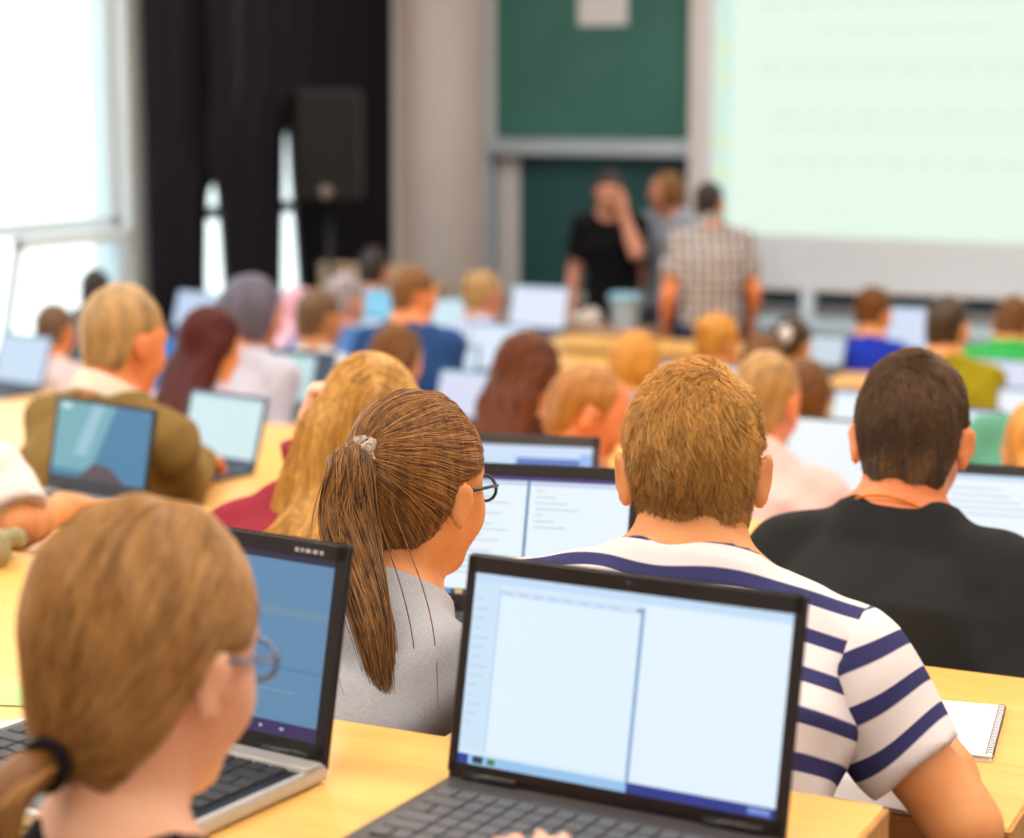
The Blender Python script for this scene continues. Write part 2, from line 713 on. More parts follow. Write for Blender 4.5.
def person(label, c, floor, yaw=0., byaw=0., pitch=8., roll=0., fem=False, hair='short', hcol=None, skin='warm', top=('tee', None), arms=None,
           stand=False, h=.0115, bw=1., lean=None, group=None, face=False, hs=1., legs=True, hairt=.014, trousers=None, tail=None, hipx=0., gaze=None, cat='person', poleL=None, poleR=None, neckr=None, dropsh=0., nboff=(0, -.065, -.15), napez=None, hairx=None, caprnd=.5, arc=1., tw=1., aw=1.):
    c = np.array(c, float)
    sc = .965 if fem else 1.
    yaw, byaw, pitch, roll = [math.radians(q) for q in (yaw, byaw, pitch, roll)]
    B = Rz(byaw)
    if stand:
        hz = .53 * (c[2] - floor + .125)
        Ltor = None
        lean = .02 if lean is None else lean
    else:
        hz = .55
        dz = c[2] - floor + nboff[2] - hz
        lean = min(.18, math.sqrt(max(.45 ** 2 - dz * dz, .0025))) if lean is None else lean
    O = c - B @ V(-hipx, lean - nboff[1], 0)
    O[2] = floor
    toL = lambda p: B.T @ (np.array(p, float) - O)
    Hc = toL(c)
    Rh = Rz(yaw - byaw) @ Rx(-pitch) @ Ry(roll)
    root = empty('person', O, byaw, label, cat, group)
    s = sc * hs
    hd = lambda *q: Hc + Rh @ (V(*q) * s)
    H = V(0, 0, hz)
    Nb = Hc + V(*nboff) * s
    up = nrm(Nb - H)
    rt = V(1., 0, 0)
    rt = nrm(rt - up * (rt @ up))
    fw = np.cross(up, rt)
    L = np.linalg.norm(Nb - H)
    shw = (.152 if fem else .178) * bw
    sh = {}
    for k, sg in (('L', -1), ('R', 1)):
        sh[k] = Nb + rt * sg * shw - up * (.055 + dropsh) + fw * .018
    us = [-.2, 0, .18, .36, .55, .74, .87, .95, 1.03]
    if fem:
        ws = [.14, .165, .155, .128, .135, .145, .115, .078, .05]
        ds = [.11, .12, .11, .095, .105, .105, .082, .065, .05]
    else:
        ws = [.14, .16, .158, .15, .165, .175, .135, .088, .055]
        ds = [.11, .118, .112, .108, .118, .116, .088, .07, .055]
    ws = [w * bw * tw for w in ws]
    ds = [w * (.5 + .5 * bw) for w in ds]
    offs = [0, -.0, -.018, -.03, -.03, -.02, -.008, 0, 0]
    us[-1] = 1.0 + .02 / L
    body = []  # (prim, k)
    body.append((loft(H, Nb, rt, us, ws, ds, offs), 0))
    nr = neckr or (.049 if fem else .057)
    body.append((rc(Nb - up * .03, hd(0, -.028, -.045), nr * 1.08, nr * .97), .05))
    for k in 'LR':
        body.append((rc(Nb + up * .01, sh[k] + up * .004, .045 * bw, .052 * bw), .06))
    # limbs
    l1, l2 = (.27, .235) if fem else (.29, .25)
    arms = dict(arms or {})
    jo = {}
    for k, sg in (('L', -1), ('R', 1)):
        A = arms.get(k)
        if A is None:
            if stand:
                A = dict(h=sh[k] + V(sg * .06, .06, -.5), local=1, d=V(0, .15, -1), n=V(-sg, 0, 0), pole=V(sg * .3, -1, 0), curl=.5)
            else:
                A = dict(h=V(sg * .09, .17, .675), local=1, pole=V(sg * .45, -1, -.3), d=V(-sg * .3, 1, -.1))
        tgt = np.array(A['h'], float) if A.get('local') else toL(A['h'])
        pole = np.array(A.get('pole', V(sg * 1., -.35, -.45)), float)
        W0 = tgt
        el, wr = ik(sh[k], W0, l1, l2, pole)
        if 'el' in A:
            el = toL(A['el'])
            wr = W0
        jo[k] = (sh[k], el, wr)
        ra = (.040, .036, .033, .024) if fem else (.050, .043, .040, .027)
        ra = tuple(q * aw for q in ra)
        body.append((rc(sh[k], el, ra[0] * bw, ra[1]), .045))
        mid = el + (wr - el) * .3
        body.append((rc(el, mid, ra[1] * .98, ra[2] * 1.06), .02))
        body.append((rc(mid, wr, ra[2] * 1.06, ra[3]), .015))
        dd = np.array(A.get('d', V(*((wr - el)[:2]), 0) + V(0, .06, -.02)), float)
        nn = np.array(A.get('n', V(0, 0, -1)), float)
        sd = A.get('sd', None)
        if sd is None:
            t = np.cross(nrm(dd), nn)
            sd = 1 if t[0] * -sg > 0 else -1
            if abs(t[0]) < .2:
                sd = 1 if t[1] > 0 else -1
        body += hand_prims(wr + nrm(dd) * .01, dd, nn, sd, A.get('curl', .35), 1.0 if h < .008 else 1.12)
    if stand:
        kz, az = hz * .53, .085
        J = {k: (H + V(sg * .09, 0, -.03), V(sg * .1, .02, kz), V(sg * .11, -.02, az), V(sg * .13, .12, .03)) for k, sg in (('L', -1), ('R', 1))}
    else:
        Lg = Rz(-byaw)
        J = {k: tuple(V(0, 0, q[2]) + Lg @ V(q[0], q[1], 0) for q in (V(sg * .085, .03, hz - .01), V(sg * .10, .41, .52), V(sg * .10, .38, .09), V(sg * .11, .53, .035))) for k, sg in (('L', -1), ('R', 1))}
    if legs:
        for k in 'LR':
            a, b2, d2, e2 = J[k]
            body += [(rc(a, b2, .085 * bw, .058), .05), (rc(b2, d2, .056, .036), .03), (rc(d2, e2, .036, .026), .02)]
    head = [
        (ell(hd(0, -.016, .03), V(.075, .096, .092) * s, Rh), .0),
        (ell(hd(0, .028, .022), V(.066, .062, .076) * s, Rh), .03),
        (ell(hd(0, -.05, -.035), V(.056, .05, .055) * s, Rh), .03),
        (ell(hd(0, .03, -.05), V(.056, .06, .066) * s, Rh), .03),
        (ell(hd(0, .07, -.096), V(.022, .018, .017) * s, Rh), .03),
        (ell(hd(.037, .06, -.028), V(.024, .025, .03) * s, Rh), .025),
        (ell(hd(-.037, .06, -.028), V(.024, .025, .03) * s, Rh), .025),
        (rc(hd(-.035, .083, .03), hd(.035, .083, .03), .0095 * s, .0095 * s), .02),
        (rc(hd(0, .088, .015), hd(0, .112, -.026), .008 * s, .0125 * s), .014),
        (ell(hd(.011, .1, -.031), V(.009, .011, .008) * s, Rh), .008),
        (ell(hd(-.011, .1, -.031), V(.009, .011, .008) * s, Rh), .008),
        (ell(hd(0, .092, -.062), V(.024, .011, .010) * s, Rh), .008),
    ]
    ears = []
    for sg in (-1, 1):
        Re = Rh @ Rz(-sg * .55) @ Ry(sg * .12) @ Rx(-.15)
        ec = hd(sg * .0835, -.020, -.004)
        ears.append((ell(ec, V(.0075, .0205, .034) * s * (.88 if fem else 1.), Re), .006))
        ears.append((ell(ec + Re @ (V(0, .004, -.026) * s), V(.006, .009, .011) * s, Re), .006))
        ears.append(('sub', ell(ec + Re @ (V(sg * .0075, .003, .003) * s), V(.005, .0105, .018) * s, Re), .004))
    allp = body + head
    lo = np.min([p.lo for p, k in allp], 0) - .03
    hi = np.max([p.hi for p, k in allp], 0) + .03
    F = Fld(lo, hi, h)
    for p, k in allp:
        F.add(p, k)
    for sg in (-1, 1):
        F.sub(ell(hd(sg * .032, .098, .008), V(.017, .014, .012) * s, Rh), .014)
        F.add(ell(hd(sg * .031, .080, .006), V(.0125, .0125, .0125) * s, Rh), .002)
    for e in ears:
        if e[0] == 'sub':
            F.sub(e[1], e[2])
        else:
            F.add(*e)
    v, f = F.mesh()
    q = ((v - Hc) @ Rh) / s
    tint = np.ones((len(v), 4))
    if face:
        ax, y, z = np.abs(q[:, 0]), q[:, 1], q[:, 2]
        br = (y > .07) & (ax > .013) & (ax < .052) & (np.abs(z - .034 + .12 * (ax - .03)) < .007)
        ey = (y > .07) & (((ax - .031) / .014) ** 2 + ((z - .006) / .007) ** 2 < 1)
        lp = (y > .083) & ((ax / .025) ** 2 + ((z + .062) / .0095) ** 2 < 1)
        tint[br] = (.30, .24, .22, 1)
        tint[ey] = (.22, .2, .22, 1)
        tint[lp] = (.82, .5, .5, 1)
    mesh_obj('body', v, f, SKIN[skin], root, attrs={'tint': ('FLOAT_COLOR', tint)})
    # ---- clothes
    kind, tm = top[0], top[1]
    e = .016 if kind in ('long', 'sweater') else .012
    ups = []
    ups.append((loft(H, Nb, rt, us[:1] + us[1:], ws, ds, offs, infl=e + .002), 0))
    sleeves = {}
    for k in 'LR':
        a, el, wr = jo[k]
        ups.append((rc(Nb + up * .006, sh[k] + up * .004 , .045 * bw + e, .052 * bw + e), .055))
        ra = (.050 * bw if not fem else .041 * bw) * aw
        if kind in ('tee', 'polo'):
            fr = .66
            sl = [(rc(a, a + (el - a) * fr * arc, ra + e + (.017 if len(top) > 2 and top[2] == 'sep' else .004), ra + e + (.002 if len(top) > 2 and top[2] == 'sep' else .013), cap=True), .04)]
        elif kind == 'tank':
            sl = []
        else:
            sl = [(rc(a, el, ra + e + .004, ra * .9 + e + .004), .04), (rc(el, wr - (wr - el) * .02, ra * .9 + e + .002, ra * .62 + e + .004, cap=True), .03)]
        sleeves[k] = sl
    sep = len(top) > 2 and top[2] == 'sep'
    cp = ups + ([] if sep else sleeves['L'] + sleeves['R'])
    nk = .078 if not fem else .076
    if len(top) > 3:
        nk = top[3]

    def finish(prims, nm, seed, par, m, cutneck=True, attr=None):
        lo = np.min([p.lo for p, k in prims], 0) - .03
        hi = np.max([p.hi for p, k in prims], 0) + .03
        G = Fld(lo, hi, min(h * 1.1, .012))
        for p, k in prims:
            G.add(p, k)
        G.disp(lambda x, y, z: waves(x, y, z, .0045 if h < .009 else .006, 46., seed))
        if cutneck:
            G.sub(ell(Nb + up * .045 + fw * .025, V(nk, nk * 1.08, .085), np.stack([rt, fw, up], 1)), .006)
        vv, ff = G.mesh()
        return vv, ff, G
    sd0 = float(abs(c[0] * 7 + c[1] * 3) % 6)
    vv, ff, G = finish(cp, 'top', sd0, root, tm)
    at = {}
    nm = {'tee': 't_shirt', 'polo': 'shirt', 'long': 'shirt', 'sweater': 'sweater', 'tank': 'top'}[kind]
    at['st'] = ('FLOAT', (vv - H) @ up + .006 * np.sin(vv[:, 0] * 30 + vv[:, 2] * 20))
    tobj = mesh_obj(nm, vv, ff, tm, root, attrs=at)
    if sep:
        for k in 'LR':
            a, el, wr = jo[k]
            pr = list(sleeves[k])
            sgn = -1 if k == 'L' else 1
            pl_ = nrm(rt * sgn + nrm(el - a) * .25)
            p0_ = pr[0][0]
            pr[0] = (Prim((lambda f0, a=a, pl_=pl_: (lambda x, y, z: np.maximum(f0(x, y, z), -((x - f32(a[0])) * f32(pl_[0]) + (y - f32(a[1])) * f32(pl_[1]) + (z - f32(a[2])) * f32(pl_[2])) + f32(.006))))(p0_.fn), p0_.lo, p0_.hi), .0)
            sv, sf, _ = finish(pr, 'sleeve', sd0 + 2, root, top[4] if len(top) > 4 else tm, cutneck=False)
            dirn = nrm(el - a)
            mesh_obj('sleeve', sv, sf, top[4] if len(top) > 4 else tm, tobj, attrs={'st': ('FLOAT', (sv - a) @ dirn + .007 * np.sin(sv[:, 0] * 40))})
    if kind == 'polo' or (kind in ('long', 'sweater') and len(top) > 4 and top[4] is not None):
        cm = top[4] if len(top) > 4 and top[4] is not None else tm
        nd = nrm(hd(0, -.028, -.045) - Nb)
        f2 = nrm(fw - nd * (fw @ nd))
        r2 = np.cross(f2, nd)
        r0 = nr + .017
        Cc = Nb + nd * .035 + f2 * .008
        lo = Cc - .14
        hi = Cc + .14
        G2 = Fld(lo, hi, .006 if h < .012 else .008)

        def ring(x, y, z):
            px, py, pz = x - f32(Cc[0]), y - f32(Cc[1]), z - f32(Cc[2])
            lx = px * f32(r2[0]) + py * f32(r2[1]) + pz * f32(r2[2])
            ly = px * f32(f2[0]) + py * f32(f2[1]) + pz * f32(f2[2])
            lz = px * f32(nd[0]) + py * f32(nd[1]) + pz * f32(nd[2])
            lz = lz + ly * .35
            rho = np.sqrt(lx * lx + (ly * .92) ** 2) + lz * .28
            return np.maximum(np.abs(rho - f32(r0)) - .008, np.abs(lz) - .026) - .003
        G2.clip(lambda x, y, z: np.maximum(ring(x, y, z), -1) + 0 * x)
        G2.D = ring(*G2.xyz((slice(None),) * 3)).astype(f32)
        cv, cf = G2.mesh()
        mesh_obj('collar', cv, cf, cm, tobj)
    if legs:
        pr = [(loft(H, Nb, rt, [-.22, 0, .1, .14], [.15 * bw, ws[1] + .012, ws[2] + .012, ws[2] + .01], [.12, ds[1] + .012, ds[2] + .012, ds[2] + .01], [0, 0, -.012, -.016]), 0)]
        for k in 'LR':
            a, b2, d2, e2 = J[k]
            pr += [(rc(a, b2, .085 * bw + .014, .058 + .016), .05), (rc(b2, d2 + (b2 - d2) * .03, .058 + .016, .036 + .022, cap=True), .03)]
        lo = np.min([p.lo for p, k in pr], 0) - .03
        hi = np.max([p.hi for p, k in pr], 0) + .03
        T = Fld(lo, hi, .014)
        for p, k in pr:
            T.add(p, k)
        T.disp(lambda x, y, z: waves(x, y, z, .005, 50., 1.))
        tv, tf = T.mesh()
        mesh_obj('trousers', tv, tf, trousers or DENIM, root)
        for k in 'LR':
            a, b2, d2, e2 = J[k]
            G = Fld(np.minimum(d2, e2) - .1, np.maximum(d2, e2) + .1, .011)
            G.add(rc(V(d2[0], d2[1] - .03, .045), e2 + V(0, .03, .008), .046, .038), 0).add(rc(d2, V(d2[0], d2[1] - .02, .05), .045, .046), .03)
            G.clip(lambda x, y, z: f32(.0) - z + 0 * x)
            sv, sf = G.mesh()
            mesh_obj('shoe', sv, sf, SHOE, root)
    # ---- hair
    HM = hcol
    if hair:
        style = hair
        hl = HL['short' if style == 'short' else 'bald' if style == 'bald' else 'up' if style in ('up', 'bun', 'pony') else 'long']
        t = hairt
        pr = [(ell(hd(0, -.018, .036), V(.076 + t * .75, .098 + t, .090 + t) * s, Rh), 0),
              (ell(hd(0, -.05, -.035), V(.056, .05, .055) * s + t * .55, Rh), .03),
              (rc(hd(0, -.028, -.045), Nb, nr + .004, nr + .004), .02)]
        if style == 'short':
            pr[0] = (ell(hd(0, -.018, .036), V(.076 + t * .32, .097 + t * .8, .090 + t) * s, Rh), 0)
            pr[1] = (ell(hd(0, -.05, -.035), V(.056, .05, .055) * s + t * .4, Rh), .03)
        for (a_, b_, r1_, r2_) in (hairx or ()):
            pr.append((rc(toL(a_), toL(b_), r1_, r2_), .03))
        if style == 'bald':
            pr[0] = (ell(hd(0, -.018, .03), V(.076 + t * .5, .097 + t * .6, .091 + t * .3) * s, Rh), 0)
        if style == 'bun':
            pr += [(ell(hd(0, -.118, .062), V(.036, .034, .036) * s, Rh), .012)]
        if style == 'pony':
            p0 = hd(*(tail or (0, -.115, .035)))
            pr += [(rc(p0, p0 + V(0, -.03, -.05), .02, .03), .01), (rc(p0 + V(0, -.03, -.05), p0 + V(.0, -.03, -.2), .03, .018), .02)]
        if style == 'bob':
            pr += [(ell(hd(0, -.025, -.01), V(.096, .104, .115) * s, Rh), .03)]
        if style in ('long', 'longfwd'):
            for sg in (-1, 0, 1):
                a = hd(sg * .052, -.045, .0)
                bk = Nb - fw * (ds[5] + .028) - up * .14 + rt * sg * .062
                m1 = hd(sg * .062, -.062, -.09) - V(0, .015, 0)
                pr += [(rc(a, m1, .05, .044), .03), (rc(m1, bk, .044, .03), .03)]
        lo = np.min([p.lo for p, k in pr], 0) - .03
        hi = np.max([p.hi for p, k in pr], 0) + .03
        G = Fld(lo, hi, min(.008, h) if h < .009 else .0085)
        for p, k in pr:
            G.add(p, k)
        hx, hz_ = np.array(hl[0]), np.array(hl[1])
        if napez is not None:
            hz_[:2] = napez

        def hcut(x, y, z):
            px, py, pz = x - f32(Hc[0]), y - f32(Hc[1]), z - f32(Hc[2])
            qy = (px * f32(Rh[0, 1]) + py * f32(Rh[1, 1]) + pz * f32(Rh[2, 1])) / s
            qz = (px * f32(Rh[0, 2]) + py * f32(Rh[1, 2]) + pz * f32(Rh[2, 2])) / s
            return (np.interp(qy, hx, hz_) - qz) * .6
        if style == 'bob':
            hl2 = ([-.3, -.02, .015, .03, .045, .08, .11], [-.098, -.1, -.1, -.06, .045, .07, .085])
            hx, hz_ = np.array(hl2[0]), np.array(hl2[1])
        G.clip(hcut)
        G.disp(lambda x, y, z: .0025 * np.sin(90 * x + 40 * y) * np.sin(30 * z + 60 * y))
        hv, hf = G.mesh()
        rn = caprnd + .28 * np.sin(hv[:, 0] * 130 + 3 * np.sin(hv[:, 2] * 20)) * np.sin(hv[:, 1] * 70)
        hobj = mesh_obj('hair', hv, hf, HM, root, attrs={'rnd': ('FLOAT', rn)})
    else:
        G = hobj = None
    return dict(root=root, Hc=Hc, Rh=Rh, s=s, hd=hd, Nb=Nb, up=up, rt=rt, fw=fw, G=G, hair=hobj, toL=toL, O=O, B=B, jo=jo, H=H, nr=nr, body=F, top=tobj)


def surf_roots(hair_obj, n, keep):
    """n random points on a hair mesh that pass keep(points)."""
    me = hair_obj.data
    nv = len(me.vertices)
    co = np.empty(nv * 3, f32)
    me.vertices.foreach_get('co', co)
    co = co.reshape(-1, 3).astype(float)
    nl = len(me.loops)
    li = np.empty(nl, np.int32)
    me.loops.foreach_get('vertex_index', li)
    q = li.reshape(-1, 4)
    w = np.linalg.norm(np.cross(co[q[:, 2]] - co[q[:, 0]], co[q[:, 3]] - co[q[:, 1]]), axis=1)
    out = []
    tot = 0
    while tot < n:
        i = rng.choice(len(q), n * 2, p=w / w.sum())
        a, b = rng.random(n * 2)[:, None], rng.random(n * 2)[:, None]
        p = (co[q[i, 0]] * (1 - a) + co[q[i, 1]] * a) * (1 - b) + (co[q[i, 3]] * (1 - a) + co[q[i, 2]] * a) * b
        k = keep(p)
        if k.sum() == 0:
            break
        out.append(p[k])
        tot += k.sum()
    return np.concatenate(out)[:n]


def trace(G, P, flow, step, n, off0, off1, jit=.0):
    """Strands that follow flow() along the surface of field G, lifting from off0 to off1."""
    pts = []
    P = P.copy()
    for i in range(n):
        g = G.grad(P)
        d = G.sample(P)
        o = off0 + (off1 - off0) * i / max(n - 1, 1)
        P = P - g * (d - o)[:, None]
        pts.append(P.copy())
        fl = flow(P, i)
        fl = fl - g * (fl * g).sum(1)[:, None]
        fl /= np.linalg.norm(fl, axis=1)[:, None] + 1e-9
        if jit:
            fl = fl + rng.normal(0, jit, fl.shape)
        P = P + fl * (step[:, None] if isinstance(step, np.ndarray) else step)
    return np.stack(pts, 1)


def glasses(R, m, lensm):
    """Spectacles: rims, bridge, temples; lenses as their own part."""
    b = MB()
    hd = R['hd']
    for sg in (-1, 1):
        ring = [hd(sg * .033 + .024 * math.cos(a), .108 - .006 * abs(math.cos(a)), .004 + .018 * math.sin(a)) for a in np.linspace(0, 2 * PI, 25)]
        b.tube(ring, .0022, 6)
        b.tube([hd(sg * .058, .103, .01), hd(sg * .07, .07, .012), hd(sg * .081, .02, .012), hd(sg * .083, -.012, .012), hd(sg * .08, -.03, -.006)], .0024, 6)
    b.tube([hd(-.01, .107, .008), hd(0, .112, .011), hd(.01, .107, .008)], .002, 6)
    o = b.build('glasses', m, R['root'], True)
    for sg in (-1, 1):
        l = MB()
        c = [hd(sg * .033 + .023 * math.cos(a), .108 - .006 * abs(math.cos(a)), .004 + .017 * math.sin(a)) for a in np.linspace(0, 2 * PI, 25)[:-1]]
        c2 = [p + R['Rh'] @ V(0, .0015, 0) for p in c]
        n = len(c)
        l.add(c + c2, [tuple(range(n)), tuple(reversed(range(n, 2 * n)))] + [(i, (i + 1) % n, n + (i + 1) % n, n + i) for i in range(n)])
        l.build('lens', lensm, o, True)
    return o


# ------------------------------------------------------------------ laptops
def em(r, g, b, k=1.):
    return emis('screen_%d_%d_%d_%d' % (r, g, b, int(k * 100)), S(r, g, b), k)


def rect(x0, y0, x1, y1):
    return [(x0, y0), (x1, y0), (x1, y1), (x0, y1)]


SHELL = {'black': mat('laptop_black', S(28, 24, 26), .3, .45, nscale=90, namt=.25),
         'grey': mat('laptop_grey', S(92, 92, 98), .35, .4, metal=.3, nscale=90, namt=.1),
         'silver': mat('laptop_silver', S(196, 194, 190), .35, .4, metal=.4, nscale=90, namt=.08),
         'dark': mat('laptop_dark', S(76, 71, 72), .35, .4, nscale=90, namt=.15),
         'slate': mat('laptop_slate', S(70, 88, 110), .4, .4, nscale=90, namt=.12)}
KEYC = mat('key_plastic', S(52, 52, 56), .5, .35, nscale=200, namt=.1)
KEYLIT = mat('key_plastic_grey', S(92, 92, 96), .5, .35, nscale=200, namt=.1)


def laptop(label, X, Y, Z, yaw, tilt, w, hgt, polys, lid='black', base='black', keys=False, bez=(.014, .02, .016), depth=.245, group='laptops on the rows of desks', keym=None, extra=None):
    """Z is the desk top. polys: (material, polygon in screen 0..1) drawn on the display panel, bottom layer first."""
    root = empty('laptop', (X, Y, Z), math.radians(yaw), label, 'laptop', group)
    th = .018
    b = MB().box((-w / 2, -depth, .002), (w / 2, .006, .002 + th), .005)
    for sx in (-1, 1):
        for yy in (-depth + .02, -.02):
            b.box((sx * (w / 2 - .03) - .01, yy - .006, 0), (sx * (w / 2 - .03) + .01, yy + .006, .004), .001)
    bo = b.build('base', SHELL[base], root)
    t = math.radians(tilt)
    M = Rx(-t)  # lid leans back (+Y)
    hz = .002 + th
    for sx in (-1, 1):
        MB().tube([(sx * w * .36 - .03, .002, hz + .003), (sx * w * .36 + .03, .002, hz + .003)], .006, 10).build('hinge', SHELL[lid], root, True)
    c = V(0, 0, hz)
    l = MB().box((-w / 2, 0, -.008), (w / 2, .009, hgt), .004, M, c)
    # raised bezel around the display
    bs, bt, bb = bez
    for lo, hi in (((-w / 2 + .001, -.0022, .006), (-w / 2 + bs, .0005, hgt - .002)), ((w / 2 - bs, -.0022, .006), (w / 2 - .001, .0005, hgt - .002)),
                   ((-w / 2 + .002, -.0022, hgt - bt), (w / 2 - .002, .0005, hgt - .002)), ((-w / 2 + .002, -.0022, .006), (w / 2 - .002, .0005, bb + .003))):
        l.box(lo, hi, .0008, M, c)
    lo_ = l.build('lid', SHELL[lid], root)
    cam_ = MB()
    cam_.lathe([(.0022, 0), (.0022, .0008), (.001, .001)], (0, 0, 0), 10, M @ Rx(PI / 2))
    cam_.v = [tuple(V(*p) + c + M @ V(0, -.0022, hgt - bt * .5)) for p in cam_.v]
    cam_.build('webcam', mat('webcam_glass', S(70, 70, 84), .15, .6), lo_)
    sw, sh = w - 2 * bs, hgt - bt - bb - .003
    s = MB()
    mats = []
    for i, (m, pl) in enumerate(polys):
        if m not in mats:
            mats.append(m)
        s.cur = mats.index(m)
        y = -.0004 - i * .00004
        vv = [c + M @ V(-w / 2 + bs + u * sw, y, bb + .003 + q * sh) for u, q in pl]
        s.add(vv, [tuple(range(len(pl)))])
    s.build('screen', mats, lo_)
    # keyboard and touchpad
    kb = MB()
    kd = depth * .52
    if keys:
        rows, cols = 6, 15
        pw, pd = (w * .9) / cols, kd / rows
        for r in range(rows):
            xs = -w * .45
            j = 0
            while j < cols:
                n = 5 if (r == 0 and j == 4) else 2 if (r in (1, 2, 4) and j in (0, 13)) else 1
                x0, x1 = xs + j * pw + .0015, xs + (j + n) * pw - .0015
                y0, y1 = -.035 - kd + r * pd + .0015, -.035 - kd + (r + 1) * pd - .0015
                kb.box((x0, y0, hz - .001), (x1, y1, hz + .0032), .0012)
                j += n
    else:
        for r in range(5):
            kb.box((-w * .44, -.035 - kd + r * kd / 5 + .002, hz - .001), (w * .44, -.035 - kd + (r + 1) * kd / 5 - .002, hz + .0025), .001)
    kb.build('keyboard', keym or KEYC, bo)
    MB().box((-.045, -depth + .012, hz - .001), (.035, -depth + .07, hz + .0008), .0008).build('touchpad', mat('touchpad', S(88, 86, 88), .35, .4, nscale=60), bo)
    if extra:
        extra(root, lo_, bo, M, c, hz)
    return root


# ------------------------------------------------------------------ the hall
WX, WY = -7.0, 12.5
RX, BY = 3.2, -1.6
CZ = 4.6
ROWS = 11
floor_z = lambda k: max(.65 - .09 * (k - 1), .15)
desk_z = lambda k: floor_z(k) + .74
far_y = lambda k: 1.85 + .81 * k
HALL = mat('plaster_beige', S(212, 197, 190), .85, .2, nscale=6, namt=.06, bump=.05)
WHITEP = mat('plaster_white', S(226, 228, 230), .85, .2, nscale=6, namt=.05)
FLOORM = mat('floor_linoleum', S(120, 112, 104), .55, .3, nscale=12, namt=.12)
CEILM = mat('ceiling_white', S(232, 230, 226), .9, .1, nscale=5, namt=.04)
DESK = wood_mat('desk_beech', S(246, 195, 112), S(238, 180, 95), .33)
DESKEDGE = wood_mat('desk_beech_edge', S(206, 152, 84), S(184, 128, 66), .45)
STEEL = mat('steel_grey', S(110, 112, 116), .4, .5, metal=.6, nscale=30)
ALU = mat('aluminium', S(190, 204, 216), .35, .5, metal=.25, nscale=20, namt=.06)
FRAMEW = mat('window_frame_paint', S(212, 226, 234), .5, .4, nscale=15, namt=.05)


def slab(name, lo, hi, m, label=None):
    o = MB().box(lo, hi).build(name, m)
    return struct(o, label)


# stepped floor: one structure mesh
b = MB()
for k in range(-2, ROWS):
    z = floor_z(k)
    y0 = -1.8 if k == -2 else far_y(k - 1) + .0
    b.box((WX, y0, -.3), (RX, far_y(k) if k < ROWS - 1 else far_y(k) + .1, z))
b.box((WX, far_y(ROWS - 1) + .1, -.3), (RX, WY, 0))
struct(b.build('floor', FLOORM), 'stepped floor of the lecture hall')
slab('wall_front', (WX - .3, WY, -.3), (RX + .2, WY + .25, CZ), HALL, 'beige front wall behind the boards')
slab('wall_right', (RX, BY - .2, -.3), (RX + .2, WY, CZ), HALL, 'beige side wall')
slab('wall_back', (WX - .3, BY - .2, -.3), (RX + .2, BY, CZ), HALL, 'beige wall at the back of the hall')
slab('ceiling', (WX - .3, BY - .2, CZ), (RX + .2, WY + .25, CZ + .2), CEILM, 'white ceiling')
# left wall with window openings (Y ranges); solid pieces between
wins = [(-.9, 2.3), (2.6, 5.7), (6.0, 9.30), (9.5, 12.3)]  # first two openings: unseen windows, added to bring in more daylight
SILL, TOPW = .78, 4.25
b = MB()
b.box((WX - .25, BY, -.3), (WX, WY, SILL))
b.box((WX - .25, BY, TOPW), (WX, WY, CZ))
ys = [BY] + [q for w_ in wins for q in w_] + [WY]
for a, c in zip(ys[::2], ys[1::2]):
    b.box((WX - .25, a, SILL), (WX, c, TOPW))
struct(b.build('wall_left', WHITEP), 'white window wall')
GLASS = bpy.data.materials.new('window_glass')
GLASS.use_nodes = True
nt = GLASS.node_tree
nt.nodes.clear()
o_ = nt.nodes.new('ShaderNodeOutputMaterial')
mxs = nt.nodes.new('ShaderNodeMixShader')
tr = nt.nodes.new('ShaderNodeBsdfTransparent')
tr.inputs[0].default_value = (.95, .98, .98, 1)
gl = nt.nodes.new('ShaderNodeBsdfGlossy')
gl.inputs['Roughness'].default_value = .02
lw = nt.nodes.new('ShaderNodeLayerWeight')
lw.inputs['Blend'].default_value = .12
nt.links.new(lw.outputs['Fresnel'], mxs.inputs[0])
nt.links.new(tr.outputs[0], mxs.inputs[1])
nt.links.new(gl.outputs[0], mxs.inputs[2])
nt.links.new(mxs.outputs[0], o_.inputs[0])
LENS = GLASS.copy()
LENS.name = 'spectacle_lens'
TRZ = 1.44
